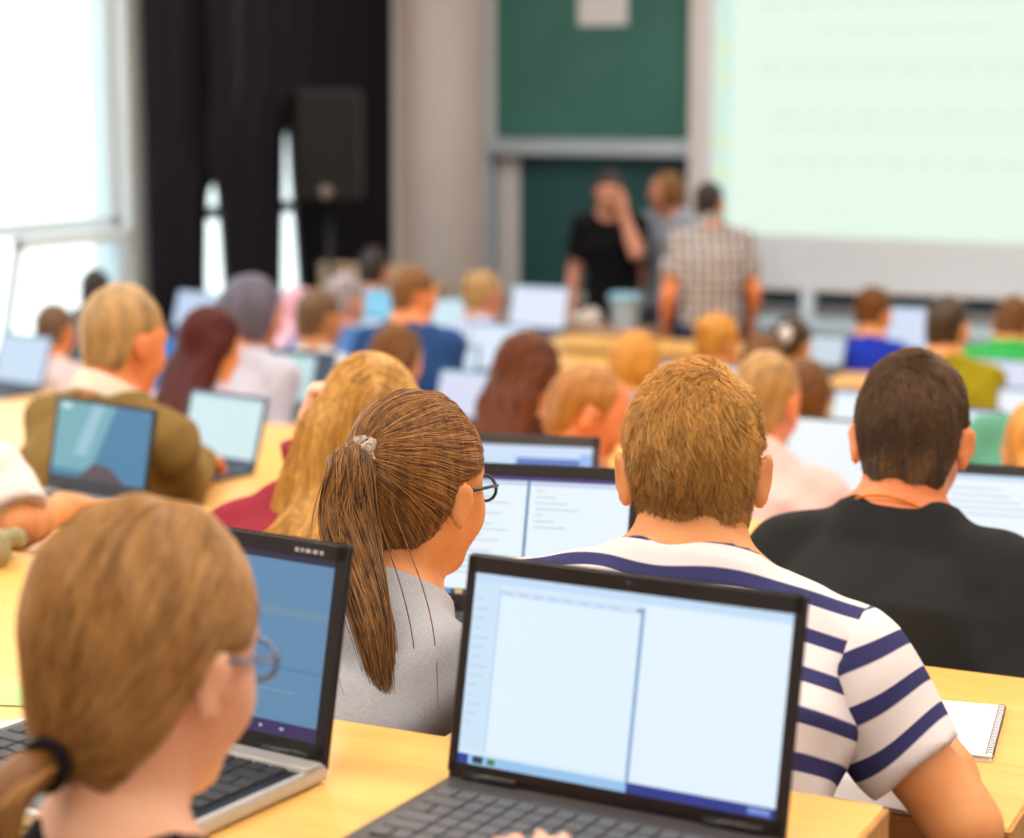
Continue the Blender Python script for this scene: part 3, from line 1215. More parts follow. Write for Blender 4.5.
for i, (a, c) in enumerate(wins):
    root = empty('window_%d' % (i + 1), (WX - .1, (a + c) / 2, SILL))
    root['kind'] = 'structure'
    root['label'] = ['unseen window added for daylight at the back of the window wall', 'unseen window added for daylight in the middle of the window wall', 'bright tall window with a tilted lower sash', 'tall window behind the dark curtains'][i]
    hw = (c - a) / 2
    H_ = TOPW - SILL
    fr = MB()
    w_ = .06
    fr.box((-.05, -hw, 0), (.05, -hw + w_, H_), .006).box((-.05, hw - w_, 0), (.05, hw, H_), .006)
    fr.box((-.05, -hw, 0), (.05, hw, w_), .006).box((-.05, -hw, H_ - w_), (.05, hw, H_), .006)
    tz = TRZ - SILL
    fr.box((-.05, -hw, tz), (.05, hw, tz + .075), .006)
    if i != 2:
        fr.box((-.04, -.03, 0), (.04, .03, tz), .006)
    fr.build('window_frame', FRAMEW, root)
    gp = MB().box((-.006, -hw + w_ * .7, tz + .06), (.006, hw - w_ * .7, H_ - w_ * .7))
    if i != 2:
        gp.box((-.006, -hw + w_ * .7, w_ * .7), (.006, hw - w_ * .7, tz + .01))
    gp.build('window_glass', GLASS, root)
    sill = MB().box((-.02, -hw - .03, -.035), (.22, hw + .03, .0), .008)
    sill.build('window_sill', WHITEP, root)
    if i == 2:  # hopper sashes leaning into the room
        for (q0, q1) in ((-hw + .07, -.42), (hw - 1.06, hw - .07)):
            M = Ry(math.radians(13))
            sa = MB()
            hh = tz - .03
            for lo, hi in (((-.02, q0, 0), (.025, q0 + .055, hh)), ((-.02, q1 - .055, 0), (.025, q1, hh)), ((-.02, q0, 0), (.025, q1, .055)), ((-.02, q0, hh - .055), (.025, q1, hh))):
                sa.box(lo, hi, .005, M, (.03, 0, .05))
            so = sa.build('tilted_sash', FRAMEW, root)
            MB().box((-.004, q0 + .04, .04), (.004, q1 - .04, hh - .04), 0, M, (.03, 0, .05)).build('window_glass', GLASS, so)
        hb = MB().box((.05, .45, tz + .05), (.075, .485, tz + .2), .008)
        hb.build('window_handle', STEEL, root)

# pillar cladding between the window and the curtains
slab('trim_1', (WX, 9.25, SILL - .1), (WX + .06, 9.44, TOPW + .2), mat('pillar_white', S(212, 224, 232), .7, .25, nscale=6, namt=.05), 'white pillar between window and curtains')
slab('baseboard_front', (-2.0, WY - .02, 0), (RX, WY, .1), STEEL)

# ------------------------------------------------------------------ outside
slab('ground', (-60, -20, -2.2), (WX - .3, 60, -2.0), mat('outside_paving', S(215, 215, 210), .9, .1, nscale=2))
fac = MB().box((-20, 5, -2), (-14, 34, 12))
fac.box((-14, 5, 1.45), (-13.75, 22.0, 1.6)).box((-14, 5, 4.6), (-13.8, 34, 4.75))
struct(tag(fac.build('building_facade', mat('facade_render', S(246, 246, 244), .9, .1, nscale=3, namt=.03)), 'pale building across the yard', None), 'pale building across the yard')
t_ = empty('tree', (-10.6, 9.6, -2), 0, 'green tree outside the tall bright window', 'tree')
tb = MB()
tb.tube([(0, 0, 0), (.05, .05, 2.5), (0, .2, 4.4), (.1, .3, 6)], [.16, .13, .1, .05], 10)
tips = []
for i in range(10):
    a = i * 2.4
    z = 4.0 + .25 * i
    e_ = V(math.cos(a) * (1.2 - .05 * i), .2 + math.sin(a) * (1.9 - .1 * i), z + .7)
    tb.tube([(0.02, .2, z), e_ * .5 + V(0, .1, z * .5 + .3), e_], [.04, .025, .012], 6)
    tips.append(e_)
tb.build('trunk', mat('bark', S(110, 92, 76), .9, .1, nscale=20), t_, True)
lv, lf = [], []
for tip in tips:
    for j in range(46):
        p = tip + rng.normal(0, (.32, .42, .3))
        M = Rz(rng.random() * 6.3) @ Rx(rng.random() * 2 - 1)
        n = len(lv)
        for q in ((0, -.05, 0), (.025, 0, .006), (0, .06, 0), (-.025, 0, .006)):
            lv.append(p + M @ V(*q))
        lf.append((n, n + 1, n + 2, n + 3))
mesh_obj('foliage', lv, lf, mat('leaf_green', S(120, 170, 110), .6, .3, nscale=8), t_)

# ------------------------------------------------------------------ curtains with slits of daylight
CURT = mat('curtain_black', S(30, 27, 36), .9, .12, nscale=40, namt=.25, sheen=.1)


def curtain(label, left, right, seed, z0=.12, z1=4.3, dx=0.):
    """left/right: (z, y) profiles of the two edges."""
    nu, nz = 90, 26
    v = []
    zs = np.linspace(z0, z1, nz)
    for z in zs:
        yl = np.interp(z, *zip(*left))
        yr = np.interp(z, *zip(*right))
        for u in np.linspace(0, 1, nu):
            ph = (u * (right[0][1] - left[0][1])) * 2 * PI / .17 + seed
            v.append((WX + .16 + dx + .045 * math.sin(ph) + .012 * math.sin(ph * .37 + z), yl + (yr - yl) * u + .012 * math.sin(2 * ph), z))
    back = [(x - .008, y, z) for x, y, z in v]
    n = len(v)
    f = []
    for i in range(nz - 1):
        for j in range(nu - 1):
            a = i * nu + j
            f.append((a, a + 1, a + nu + 1, a + nu))
            f.append((n + a, n + a + nu, n + a + nu + 1, n + a + 1))
        for j in (0, nu - 1):
            a = i * nu + j
            f.append((a, a + nu, n + a + nu, n + a) if j == 0 else (a, n + a, n + a + nu, a + nu))
    for i in (0, nz - 1):
        for j in range(nu - 1):
            a = i * nu + j
            f.append((a, n + a, n + a + 1, a + 1) if i == 0 else (a, a + 1, n + a + 1, n + a))
    r = empty('curtain', (0, 0, 0), 0, label, 'curtain', 'blackout curtains on the window wall')
    mesh_obj('fabric', v + back, f, CURT, r)
    return r


curtain('black floor-length curtain panel beside the white pillar', [(.1, 9.27), (4.3, 9.27)], [(.1, 9.79), (1.03, 9.79), (1.60, 9.83), (1.78, 10.0), (4.3, 10.0)], 0)
curtain('wide black curtain panel between the two slits of daylight', [(.1, 9.85), (1.03, 9.85), (1.60, 9.80), (1.78, 9.72), (4.3, 9.72)], [(.1, 10.50), (1.0, 10.52), (1.95, 10.585), (2.3, 10.86), (4.3, 10.9)], 1.3, dx=.1)
curtain('black curtain panel behind the loudspeaker, next to the front wall', [(.1, 10.88), (1.0, 10.87), (1.95, 10.78), (2.3, 10.66), (4.3, 10.66)], [(.1, 12.1), (4.3, 12.1)], 2.2)
rl = MB().box((WX + .12, 9.42, 4.33), (WX + .2, 12.2, 4.37), .005)
tag(rl.build('curtain_rail', ALU), 'aluminium rail carrying the black curtains', 'curtain rail')

# ------------------------------------------------------------------ boards, screen
BG = mat('chalkboard_green', S(66, 118, 110), .6, .3, nscale=3, col2=S(58, 108, 102))
BG2 = mat('chalkboard_dark_green', S(42, 84, 88), .6, .3, nscale=3, col2=S(38, 76, 80))
r = empty('chalkboard', (-5.43, 12.36, 1.9), 0, 'upper green sliding chalkboard with a paper sheet at its top', 'chalkboard', 'sliding chalkboards')
MB().box((-.72, -.02, .02), (.735, .03, 2.3), .004).build('writing_surface', BG, r)
BF = mat('board_frame', S(206, 204, 208), .5, .4, nscale=15, namt=.05)
MB().box((-.76, -.03, .0), (-.715, .035, 2.3), .006).build('frame_post', BF, r)
MB().box((.725, -.03, .0), (.78, .035, 2.3), .006).build('frame_post', BF, r)
MB().box((-.76, -.07, -.1), (.73, .03, .01), .01).build('chalk_tray', ALU, r)
pr_ = MB().box((-5.52, 12.325, 2.66), (-5.165, 12.339, 3.0), .001)
pp = pr_.build('paper_sheet', mat('paper_white', S(222, 224, 232), .8, .2, nscale=8, namt=.04))
tag(pp, 'white paper sheet fixed to the upper green chalkboard', 'paper sheet')
r = empty('chalkboard', (-5.25, 12.46, .8), 0, 'lower dark green chalkboard behind the lecturers', 'chalkboard', 'sliding chalkboards')
MB().box((-.76, -.02, .05), (4.2, .02, 1.06), .004).build('writing_surface', BG2, r)
fr = MB().box((-.78, -.03, .0), (4.22, .025, .055), .006).box((-.92, -.035, 0), (-.755, .025, 1.1), .006)
fr.build('frame', mat('board_frame', S(206, 204, 208)), r)
rr = MB().box((-6.25, 12.36, .0), (-6.195, 12.5, 4.4), .008)
tag(rr.build('board_rail', ALU), 'tall grey metal rail at the left of the chalkboards', 'board rail')
r = empty('projection_screen', (-2.9, 12.24, .97), 0, 'large white projection screen showing a pale green document', 'projection screen')
MB().box((-1.73, -.02, .02), (2.6, .03, 3.35), .006).build('screen_board', mat('screen_white', S(222, 225, 232), .8, .15, nscale=3, namt=.03), r)
fr = MB().box((-1.78, -.03, .0), (-1.7, .035, 3.4), .006).box((2.57, -.03, 0), (2.65, .035, 3.4), .006).box((-1.78, -.03, -.012), (2.65, .035, .022), .006).box((-1.78, -.03, 3.35), (2.65, .035, 3.42), .006)
fr.build('frame', mat('screen_frame', S(216, 210, 212), .5, .4, nscale=15, namt=.05), r)
pm = MB()
mats = [em(229, 248, 234), em(206, 240, 226), em(226, 238, 200), em(214, 236, 222)]
u0, z0_ = -1.61, .345
pm.add([(u0, -.024, z0_), (2.5, -.024, z0_ - .03), (2.5, -.024, 3.3), (u0, -.024, 3.3)], [(0, 1, 2, 3)])


def pq(m, x0, z0, x1, z1, y=-.0245):
    pm.cur = m
    pm.add([(x0, y, z0), (x1, y, z0), (x1, y, z1), (x0, y, z1)], [(0, 1, 2, 3)])


pq(1, -1.60, .36, -1.49, 3.2)
for i in range(9):
    pq(2 if i % 3 else 3, -1.585, .48 + i * .2, -1.51, .58 + i * .2, -.025)
for z, a, c in ((1.62, -.9, .2), (1.42, -1.3, .9), (1.36, -1.3, .6), (1.1, -1.2, 1.2), (1.02, -1.2, .4), (1.78, -1.3, .8), (.8, -1.2, .9)):
    x = a
    while x < c:
        l_ = .08 + .12 * rng.random()
        pq(3, x, z, x + l_, z + .022)
        x += l_ + .05
pm.build('projected_image', mats, r)

# long white bench along the front wall under the screen
r = empty('front_bench', (-1.9, 12.05, 0), 0, 'long white bench along the front wall under the screen', 'bench')
W_ = mat('bench_white', S(214, 224, 234), .5, .35, nscale=5, namt=.05)
MB().box((-2.25, -.3, .74), (4.6, .25, .80), .008).build('worktop', mat('bench_top', S(196, 214, 230), .4, .4, nscale=5, namt=.05), r)
for i in range(6):
    x0 = -2.2 + i * 1.12
    p_ = MB().box((x0, -.26, .06), (x0 + 1.1, .22, .735), .006)
    q_ = p_.build('cabinet', W_, r)
    MB().box((x0 + .02, -.275, .62), (x0 + 1.08, -.258, .66), .004).build('handle_strip', mat('bench_strip_grey', S(140, 152, 166), .5, .3), q_)  # grey-blue strip along each cabinet front
MB().box((-1.98, .12, .80), (-1.9, .2, .98), .006).build('upright', W_, r)

# ------------------------------------------------------------------ desks and benches in rows
right_end = lambda k: -.49 if k == 0 else -.415
for k in range(ROWS):
    z, y1 = desk_z(k), far_y(k)
    x1 = right_end(k)
    x0 = WX + .35
    nm = ['second', 'third', 'fourth', 'fifth', 'sixth', 'seventh', 'eighth', 'ninth', 'tenth', 'eleventh']
    lab = 'long beech desk nearest the camera, under the big open laptop' if k == 0 else 'long beech desk forming the %s row of desks from the camera' % nm[k - 1]
    r = empty('lecture_desk', (x0, y1, floor_z(k)), 0, lab, 'desk', 'rows of lecture desks')
    LN = x1 - x0
    dp = .58 if k < 2 else .49
    MB().box((0, -dp, .74 - .04), (LN, 0, .74), .004).build('desktop', [DESK][0], r)
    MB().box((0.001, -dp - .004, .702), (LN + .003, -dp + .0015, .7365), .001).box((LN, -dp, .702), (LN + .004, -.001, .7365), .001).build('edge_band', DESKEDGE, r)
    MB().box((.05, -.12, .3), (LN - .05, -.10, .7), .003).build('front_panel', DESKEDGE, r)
    for x in np.linspace(.25, LN - .12, 5):
        lg = MB()
        lg.box((x - .02, -.2, .05), (x + .02, -.14, .7), .004).box((x - .02, -.24, .0), (x + .02, -.06, .05), .004)
        lg.build('leg', STEEL, r)
    # bench for the people behind this desk
    y = far_y(k) - .81 + .0
    LB_ = LN + (.85 if k == 0 else 0)
    rb = empty('lecture_bench', (x0, y, floor_z(k)), 0, ('long wooden bench behind the nearest desk' if k == 0 else 'long wooden bench of the %s row of seats' % nm[k - 1]), 'bench', 'long seats between the desks')
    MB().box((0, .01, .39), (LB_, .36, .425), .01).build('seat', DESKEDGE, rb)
    for x in np.linspace(.3, LB_ - .3, 4):
        MB().box((x - .025, .1, 0), (x + .025, .3, .39), .004).build('leg', STEEL, rb)


# ------------------------------------------------------------------ the people
def HMt(name, a, b, **k):
    return hair_mat('hair_' + name, S(*a), S(*b), **k)


H_BLOND = HMt('blond', (126, 88, 48), (244, 184, 96))
H_HONEY = HMt('honey', (150, 90, 28), (236, 164, 62))
H_STRAW = HMt('straw', (138, 90, 36), (240, 184, 92))
H_BROWN = HMt('brown', (92, 56, 26), (188, 132, 68))
H_LBROWN = HMt('light_brown', (84, 54, 28), (146, 100, 56), spec=.25)
H_MBROWN = HMt('mid_brown', (74, 44, 20), (128, 82, 38), spec=.2)
H_DARK = HMt('dark_brown', (58, 42, 32), (132, 98, 66))
H_BLACK = HMt('black', (24, 20, 22), (58, 46, 44))
H_AUB = HMt('auburn', (60, 26, 10), (112, 56, 22), spec=.15)
H_RED = HMt('dark_red', (58, 18, 16), (88, 32, 26), spec=.15)
H_GREY = HMt('violet_grey', (62, 58, 74), (120, 116, 134), spec=.2)
H_SAND = HMt('sandy_grey', (112, 86, 54), (206, 166, 106))
H_FG = HMt('strawberry', (124, 82, 44), (206, 154, 86), nw=.4, bmp=.15)


def cloth(name, c, **k):
    return mat('cloth_' + name, S(*c), .88, .12, nscale=260, namt=.12, bump=.12, **k)


WHITE = cloth('white', (236, 228, 224))
fl = floor_z


def D(k, p=None):
    return fl(k)


P = person
# --- lecturers at the front
FLL = 0.
P('man in a black t-shirt by the chalkboard, one hand raised to his face', (-4.60, 10.72, 1.635), 0, yaw=205, byaw=190, pitch=12, hairt=.022, hcol=H_BLACK, skin='dim', top=('tee', cloth('black', (20, 19, 23))), stand=True, face=True, h=.0105, bw=.94, trousers=DARKCLOTH, lean=.06,
  hs=.95, arms={'L': dict(h=(-4.455, 10.60, 1.53), el=(-4.37, 10.60, 1.30), d=V(.02, .1, 1), n=V(.6, -.3, 0), curl=.5)})
P('man in a pale grey t-shirt standing between the other two lecturers', (-4.36, 11.02, 1.635), 0, yaw=120, byaw=165, pitch=4, hcol=H_LBROWN, skin='dim', hair='bob', hairt=.004, hs=.93, top=('tee', cloth('heather_grey', (152, 162, 180))), stand=True, face=True, h=.0105, bw=.95)
P('man in a checked shirt seen from behind, standing before the screen', (-3.815, 10.3, 1.60), 0, hs=.96, yaw=2, byaw=30, pitch=2, hcol=H_BLACK, skin='red', top=('polo', plaid_mat('cloth_plaid', S(196, 190, 194), S(96, 78, 64), S(122, 106, 90), .05, .055)), stand=True, h=.0105, bw=.98)

# --- far rows
far = [
    # label, x, y, ztop, row, kwargs
    ('woman with bun in a royal blue top, seated in the row nearest the white bench', -2.629, 9.44, 1.265, 10, dict(fem=True, hair='bun', hcol=H_MBROWN, top=('tee', cloth('royal_blue', (30, 52, 168)), 0, .1), yaw=-20)),
    ('dark-haired person in a light blue shirt at the far left near the curtains', -5.434, 9.44, 1.369, 10, dict(hcol=H_BLACK, top=('long', cloth('sky_blue', (120, 186, 226))), skin='dim', yaw=10)),
    ('person in a bright green t-shirt with a bowed head, far right', -1.788, 8.63, 1.324, 9, dict(hcol=H_MBROWN, top=('tee', cloth('green', (58, 172, 84))), yaw=0, pitch=26, nboff=(0, -.07, -.10))),
    ('woman with pinned-up fair hair and a pale blue top behind an open laptop', -4.356, 8.63, 1.34, 9, dict(fem=True, hair='bun', hcol=H_SAND, top=('tee', cloth('pale_blue', (186, 198, 232))), yaw=-25, skin='dim')),
    ('person with a white and pink patterned scarf beside the slit of daylight', -5.418, 8.63, 1.218, 9, dict(fem=True, hair='long', hcol=HMt('pink_scarf', (206, 110, 150), (226, 204, 216)), top=('long', WHITE), skin='dim')),
    ('woman with a white clip in her dark ponytail, far right', -2.777, 8.63, 1.19, 9, dict(fem=True, hair='pony', hcol=HMt('umber', (46, 30, 22), (88, 60, 42)), top=('tee', cloth('dusk_brown', (92, 66, 50))), yaw=-10)),
    ('man in an olive yellow t-shirt with short dark hair', -1.876, 7.82, 1.397, 8, dict(hcol=HMt('near_black', (38, 28, 22), (84, 62, 44)), nboff=(0, -.065, -.135), top=('tee', cloth('olive_yellow', (150, 134, 22))), yaw=-8, pitch=4, skin='warm')),
    ('woman with an amber bun in front of the man in the checked shirt', -2.84, 7.82, 1.279, 8, dict(fem=True, hair='bun', hcol=H_HONEY, top=('tee', cloth('violet_blue', (70, 88, 190))), yaw=-25)),
    ('person with white-streaked brown hair in the far left row', -4.656, 7.82, 1.378, 8, dict(hcol=HMt('streaked', (70, 54, 50), (196, 186, 196)), top=('tee', cloth('steel_blue', (78, 118, 178))), yaw=-10, skin='dim')),
    ('small dark-haired person by the bright window, farthest left', -6.07, 7.82, 1.348, 8, dict(hcol=H_BLACK, top=('tee', cloth('slate', (90, 96, 110))), skin='dim', hs=.86, yaw=15)),
    ('man in a navy top with short brown hair, turned to the right', -3.845, 7.01, 1.50, 7, dict(hs=.9, hcol=H_LBROWN, top=('tee', cloth('navy_blue', (40, 72, 124))), yaw=-35, skin='red')),
    ('person with short dark hair and a tan neck behind the blank-lidded laptop', -4.295, 7.01, 1.393, 7, dict(hcol=H_DARK, top=('tee', cloth('off_white', (214, 212, 214))), yaw=-15, skin='tan')),
    ('woman with straight orange-gold hair and a grey top, by the front table', -2.872, 7.01, 1.287, 7, dict(fem=True, hair='bob', hcol=H_HONEY, top=('tee', cloth('cool_grey', (150, 152, 162))), yaw=-20)),
    ('person with flat brown hair just left of the white hair clip', -2.37, 7.01, 1.297, 7, dict(hcol=H_MBROWN, top=('tee', cloth('brown_grey', (112, 92, 80))), pitch=24)),
    ('man with dark hair and bare reddish neck by the bright window', -5.673, 7.01, 1.268, 7, dict(hcol=H_DARK, top=('tee', cloth('rose_white', (226, 206, 206))), skin='red', yaw=5, hs=.95)),
    ('woman with long straight brown hair behind the blonde woman', -3.473, 6.2, 1.37, 6, dict(fem=True, hair='long', hcol=H_MBROWN, top=('tee', cloth('black_spotted', (44, 40, 46))), yaw=-10)),
    ('woman with violet-grey hair below the wider slit of daylight', -4.084, 6.2, 1.519, 6, dict(fem=True, hair='bob', hcol=H_GREY, hs=1.12, top=('long', cloth('lilac_white', (196, 196, 216))), yaw=-30, skin='dim')),
    ('person with a brown bob in front of the white hair clip', -1.947, 6.2, 1.33, 6, dict(fem=True, hair='bob', hcol=H_MBROWN, top=('tee', cloth('taupe', (150, 112, 84))), yaw=0, hs=.95)),
    ('woman with long auburn hair leaning left over her desk', -2.561, 5.39, 1.467, 5, dict(fem=True, hair='long', hcol=H_AUB, top=('long', cloth('maroon_brown', (96, 52, 40))), yaw=-20, roll=-8, pitch=22, hs=1.08)),
    ('woman with long dark red hair and a pale patterned top', -3.717, 5.39, 1.496, 5, dict(fem=True, hair='long', hcol=H_RED, top=('tee', cloth('pale_pattern', (214, 196, 204), col2=S(170, 150, 168))), yaw=-15, hs=1.05)),
    ('person in a teal t-shirt at the right edge, head outside the picture', -.985, 5.4, 1.585, 5, dict(hcol=H_DARK, top=('tee', cloth('teal', (96, 158, 132))), yaw=0)),
]
# hands stay free of the desk edge for those far away
for lab, x, y, zt, row, kw in far:
    kw = dict(kw)
    yaw = kw.pop('yaw', 0)
    pt = kw.pop('pitch', 12)
    hs = kw.get('hs', 1.)
    r_ = P(lab, (x, y - .02, zt - (.128 if not kw.get('fem') else .124) * hs), fl(row), yaw=yaw, byaw=0, pitch=pt, group=None, **kw)
    if 'white clip' in lab:
        b_ = MB()
        b_.lathe([(.012, -.012), (.026, -.006), (.03, .0), (.026, .006), (.012, .012)], n=16, M=Rx(1.2))
        b_.v = [tuple(V(*q) * V(1, 1, 1.35) + r_['hd'](.02, -.125, .04)) for q in b_.v]
        b_.build('hair_clip', WHITE, r_['hair'], True)

# --- middle rows
P('man in an olive jumper with a white collar typing on a small laptop', (-2.80, 3.70, 1.612), fl(3), yaw=-10, byaw=-12, pitch=12, hcol=H_SAND, skin='red', top=('sweater', cloth('olive', (134, 108, 60)), 0, .07, cloth('collar_white', (240, 226, 206))), bw=1.05, h=.009, napez=-.062,
  arms={'R': dict(h=(-2.83, 4.02, 1.275), el=(-2.72, 3.77, 1.27), curl=.5), 'L': dict(h=(-2.99, 4.08, 1.275), pole=V(-1, -.5, .1), curl=.5)})
P('balding man with a bare forehead, head bowed to the right', (-1.985, 4.52, 1.385), fl(4), yaw=-56, byaw=-15, pitch=24, hair='bald', hcol=HMt('bald_amber', (140, 84, 28), (190, 128, 56)), skin='red', top=('tee', cloth('dull_rose', (170, 120, 100))), h=.0095)
P('man in a pale pink shirt with short fair hair', (-1.555, 4.62, 1.425), fl(4), yaw=-4, byaw=-6, pitch=16, hcol=HMt('short_fair', (140, 98, 48), (196, 148, 84)), skin='red', hairt=.01, top=('long', cloth('pale_pink', (234, 192, 186)), 0, .07, cloth('pale_pink_collar', (242, 212, 206))), h=.009)
P('blonde woman with a low ponytail at the right edge of the picture', (-.885, 4.62, 1.352), fl(4), yaw=14, byaw=0, pitch=16, fem=True, hair='pony', tail=(-.03, -.105, -.02), hcol=H_HONEY, top=('tee', cloth('ivory', (232, 222, 200))), h=.0095)
P('person in a white sleeve at the left edge, hand on a laptop', (-2.69, 2.98, 1.665), fl(2), yaw=-5, byaw=-8, pitch=15, hcol=H_BROWN, skin='warm', top=('tee', WHITE), h=.009, bw=1.05,
  arc=1.35,
  arms={'R': dict(h=(-2.485, 3.07, 1.372), el=(-2.43, 2.86, 1.38), d=V(-.15, .95, -.12), curl=.25)})

# --- the man in the dark t-shirt
R = P('man with short dark brown hair in a charcoal t-shirt', (-.757, 2.945, 1.652), fl(2), yaw=6, byaw=-3, pitch=17, hcol=H_DARK, skin='red', top=('tee', cloth('charcoal', (42, 43, 43)), 0, .074), h=.0065, bw=.94, lean=.13, nboff=(0, -.075, -.125), hairt=.013, caprnd=.3,
      arms={k: dict(h=V(sg * .11, .2, .68), local=1, pole=V(sg * .5, -1, -.3)) for k, x_, sg in (('L', -.86, -1), ('R', -.66, 1))})
cd_ = MB()
cd_.tube([R['Nb'] + R['rt'] * (.073 * math.cos(a)) + R['fw'] * (.078 * math.sin(a)) + R['up'] * (.012 - .035 * math.sin(a)) for a in np.linspace(-PI, PI, 40)], .0022, 6)
cd_.build('neck_cord', cloth('orange_cord', (226, 130, 40)), R['root'], True)


def short_strands(R, m, n, whorl, l_top, l_side, lift, r=.00075, zsplit=.02, nap=-.09, swirl=.35, tousle=.25, near=None):
    hd, Rh, s, G = R['hd'], R['Rh'], R['s'], R['G']
    loc = lambda p: ((p - R['Hc']) @ Rh) / s
    W = hd(*whorl)

    def keep(p):
        q = loc(p)
        k_ = (G.sample(p + (p - R['Hc']) * .04) > 0.001) & (q[:, 2] > nap)
        return k_ if near is None else k_ & (np.linalg.norm(p - hd(*near[0]), axis=1) < near[1])
    P0 = surf_roots(R['hair'], n, keep)
    q = loc(P0)
    k = np.clip((q[:, 2] - zsplit + .05) / .07, 0, 1)
    K = 5
    ln = (l_side + (l_top - l_side) * k) * (.7 + .6 * rng.random(len(P0)))
    st = ln / (K - 1)
    # whole tufts share a direction
    ph = np.sin(q[:, 0] * 160 + 2) + np.sin(q[:, 1] * 140 + q[:, 2] * 90)

    def flow(p, i):
        d = p - W
        d = d / (np.linalg.norm(d, axis=1)[:, None] + 1e-9)
        g = G.grad(p)
        t = np.cross(g, d)
        down = np.broadcast_to(-Rh[:, 2], d.shape)
        kk = k[:, None]
        return d * (.5 + .5 * kk) + t * (swirl + tousle * ph[:, None]) * kk + down * (1 - kk) * .9
    L = trace(G, P0, flow, st, K, -.003, 0., jit=.10)
    g = G.grad(P0)
    up_ = (np.linspace(0, 1, K) ** 1.4)[None, :, None] * (lift * (.3 + .7 * k) * (.6 + .8 * rng.random(len(P0))))[:, None, None]
    L = L + g[:, None, :] * up_
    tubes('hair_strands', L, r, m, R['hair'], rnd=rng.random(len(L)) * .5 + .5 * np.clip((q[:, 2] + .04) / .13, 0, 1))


short_strands(R, H_DARK, 15000, (.018, -.062, .108), .026, .007, .006, r=.0006, swirl=.6)
short_strands(R, H_DARK, 900, (.03, -.03, .12), .026, .007, .006, r=.0006, swirl=.6, near=((.018, -.062, .108), .028))

# --- the man in the striped t-shirt
ST_T = stripe_mat('cloth_striped', S(232, 222, 222), S(58, 58, 104), .0465, .38, .15)
ST_S = stripe_mat('cloth_striped_sleeve', S(236, 226, 226), S(58, 58, 104), .0465, .38, .15)
R = P('man with short fair hair in a white t-shirt with navy stripes', (-.806, 2.135, 1.74), fl(1), yaw=21, byaw=2, pitch=4, hcol=H_BLOND, skin='warm', top=('tee', ST_T, 'sep', .076, ST_S), h=.006, bw=1.07, tw=1.1, aw=.86, hs=.97, arc=.95, lean=.19, nboff=(.024, -.075, -.128), hairt=.010, napez=-.078, caprnd=.3,
      arms={'R': dict(h=(-.59, 2.25, 1.500), el=(-.452, 2.035, 1.40), d=V(-.55, .6, -.1), n=V(-.8, -.2, -.4), curl=.6), 'L': dict(h=(-.85, 2.11, 1.305), el=(-.955, 2.0, 1.36), d=V(.3, 1, -.1))})
short_strands(R, H_BLOND, 20000, (.03, -.05, .115), .036, .006, .007, r=.0006, nap=-.085, swirl=.8, tousle=.45)
short_strands(R, H_BLOND, 1100, (.045, -.015, .12), .036, .006, .007, r=.0006, swirl=.6, near=((.03, -.05, .115), .03))

# --- the woman with the ponytail
R = P('woman with a brown ponytail, glasses and a light grey t-shirt', (-1.200, 2.19, 1.672), fl(1), yaw=-7, byaw=-34, pitch=6, fem=True, hair='up', hcol=H_BROWN, skin='warm', top=('tee', cloth('heather_light', (182, 182, 188), col2=S(170, 170, 177)), 0, .08), h=.0055, lean=.19, nboff=(0, -.062, -.142), hairt=.013, bw=1.02, hs=.98, caprnd=.3,
      arms={k: dict(h=V(sg * .09, .17, .675), local=1, pole=V(sg * .3, -1, -.3)) for k, sg in (('L', -1), ('R', 1))})
glasses(R, mat('spectacle_dark', S(28, 24, 40), .25, .5, nscale=40), LENS)
hd, G, Rh = R['hd'], R['G'], R['Rh']
TIE = hd(-.012, -.108, .052)
P0 = surf_roots(R['hair'], 8500, lambda p: G.sample(p + (p - R['Hc']) * .03) > 0)
dist = np.linalg.norm(P0 - TIE, axis=1)
L = trace(G, P0, lambda p, i: TIE - p, np.minimum(.055, dist * .6) / 9, 10, .0002, .0012, jit=.05)
L += (rng.random((len(L), 1, 1)) ** 4) * .0018 * G.grad(P0)[:, None, :]
tubes('hair_strands', L, .0006, H_BROWN, R['hair'])
# tail: a fall of strands from the tie, with a core
Bi = lambda w: R['toL'](w)
tp = [TIE, TIE + V(-.002, -.022, .006), Bi((-1.222, 2.06, 1.722)), Bi((-1.226, 2.05, 1.665)), Bi((-1.189, 2.015, 1.608)), Bi((-1.150, 1.98, 1.55)), Bi((-1.122, 1.955, 1.483)), Bi((-1.092, 1.940, 1.415))]
tp = np.array(tp)
uu = np.linspace(0, 1, len(tp))


def spl(t):
    return np.stack([np.interp(t, uu, tp[:, i]) for i in range(3)], -1)


tt = np.linspace(0, 1, 26)
base = spl(tt)
for _ in range(3):
    base[1:-1] = .5 * base[1:-1] + .25 * (base[2:] + base[:-2])
wid = np.interp(tt, [0, .06, .2, .45, .7, 1], [.009, .012, .030, .036, .024, .004])
N = 2600
a = rng.random(N) * 2 * PI
rr = np.sqrt(rng.random(N))
end = .45 + .55 * rng.random(N) ** 1.3
lines = []
camright = R['B'].T @ V(.9, .44, 0)
depth = np.cross(V(0, 0, 1), camright)
wob = rng.normal(0, .25, (N, 2))
tq = np.linspace(0, 1, 22)
for i in range(N):
    t = tq * end[i]
    c_ = np.stack([np.interp(t, tt, base[:, j]) for j in range(3)], -1)
    w_ = np.interp(t, tt, wid)
    tg_ = np.gradient(c_, axis=0)
    dp_ = np.cross(tg_ / (np.linalg.norm(tg_, axis=1)[:, None] + 1e-9), camright)
    ph = a[i] + .6 * np.sin(t * 5 + wob[i, 0] * 4)
    q = (rr[i] * np.cos(ph) + wob[i, 0] * t ** 2)[:, None] * w_[:, None] * camright + (rr[i] * np.sin(ph) * .85)[:, None] * w_[:, None] * dp_
    lines.append(c_ + q)
core = MB()
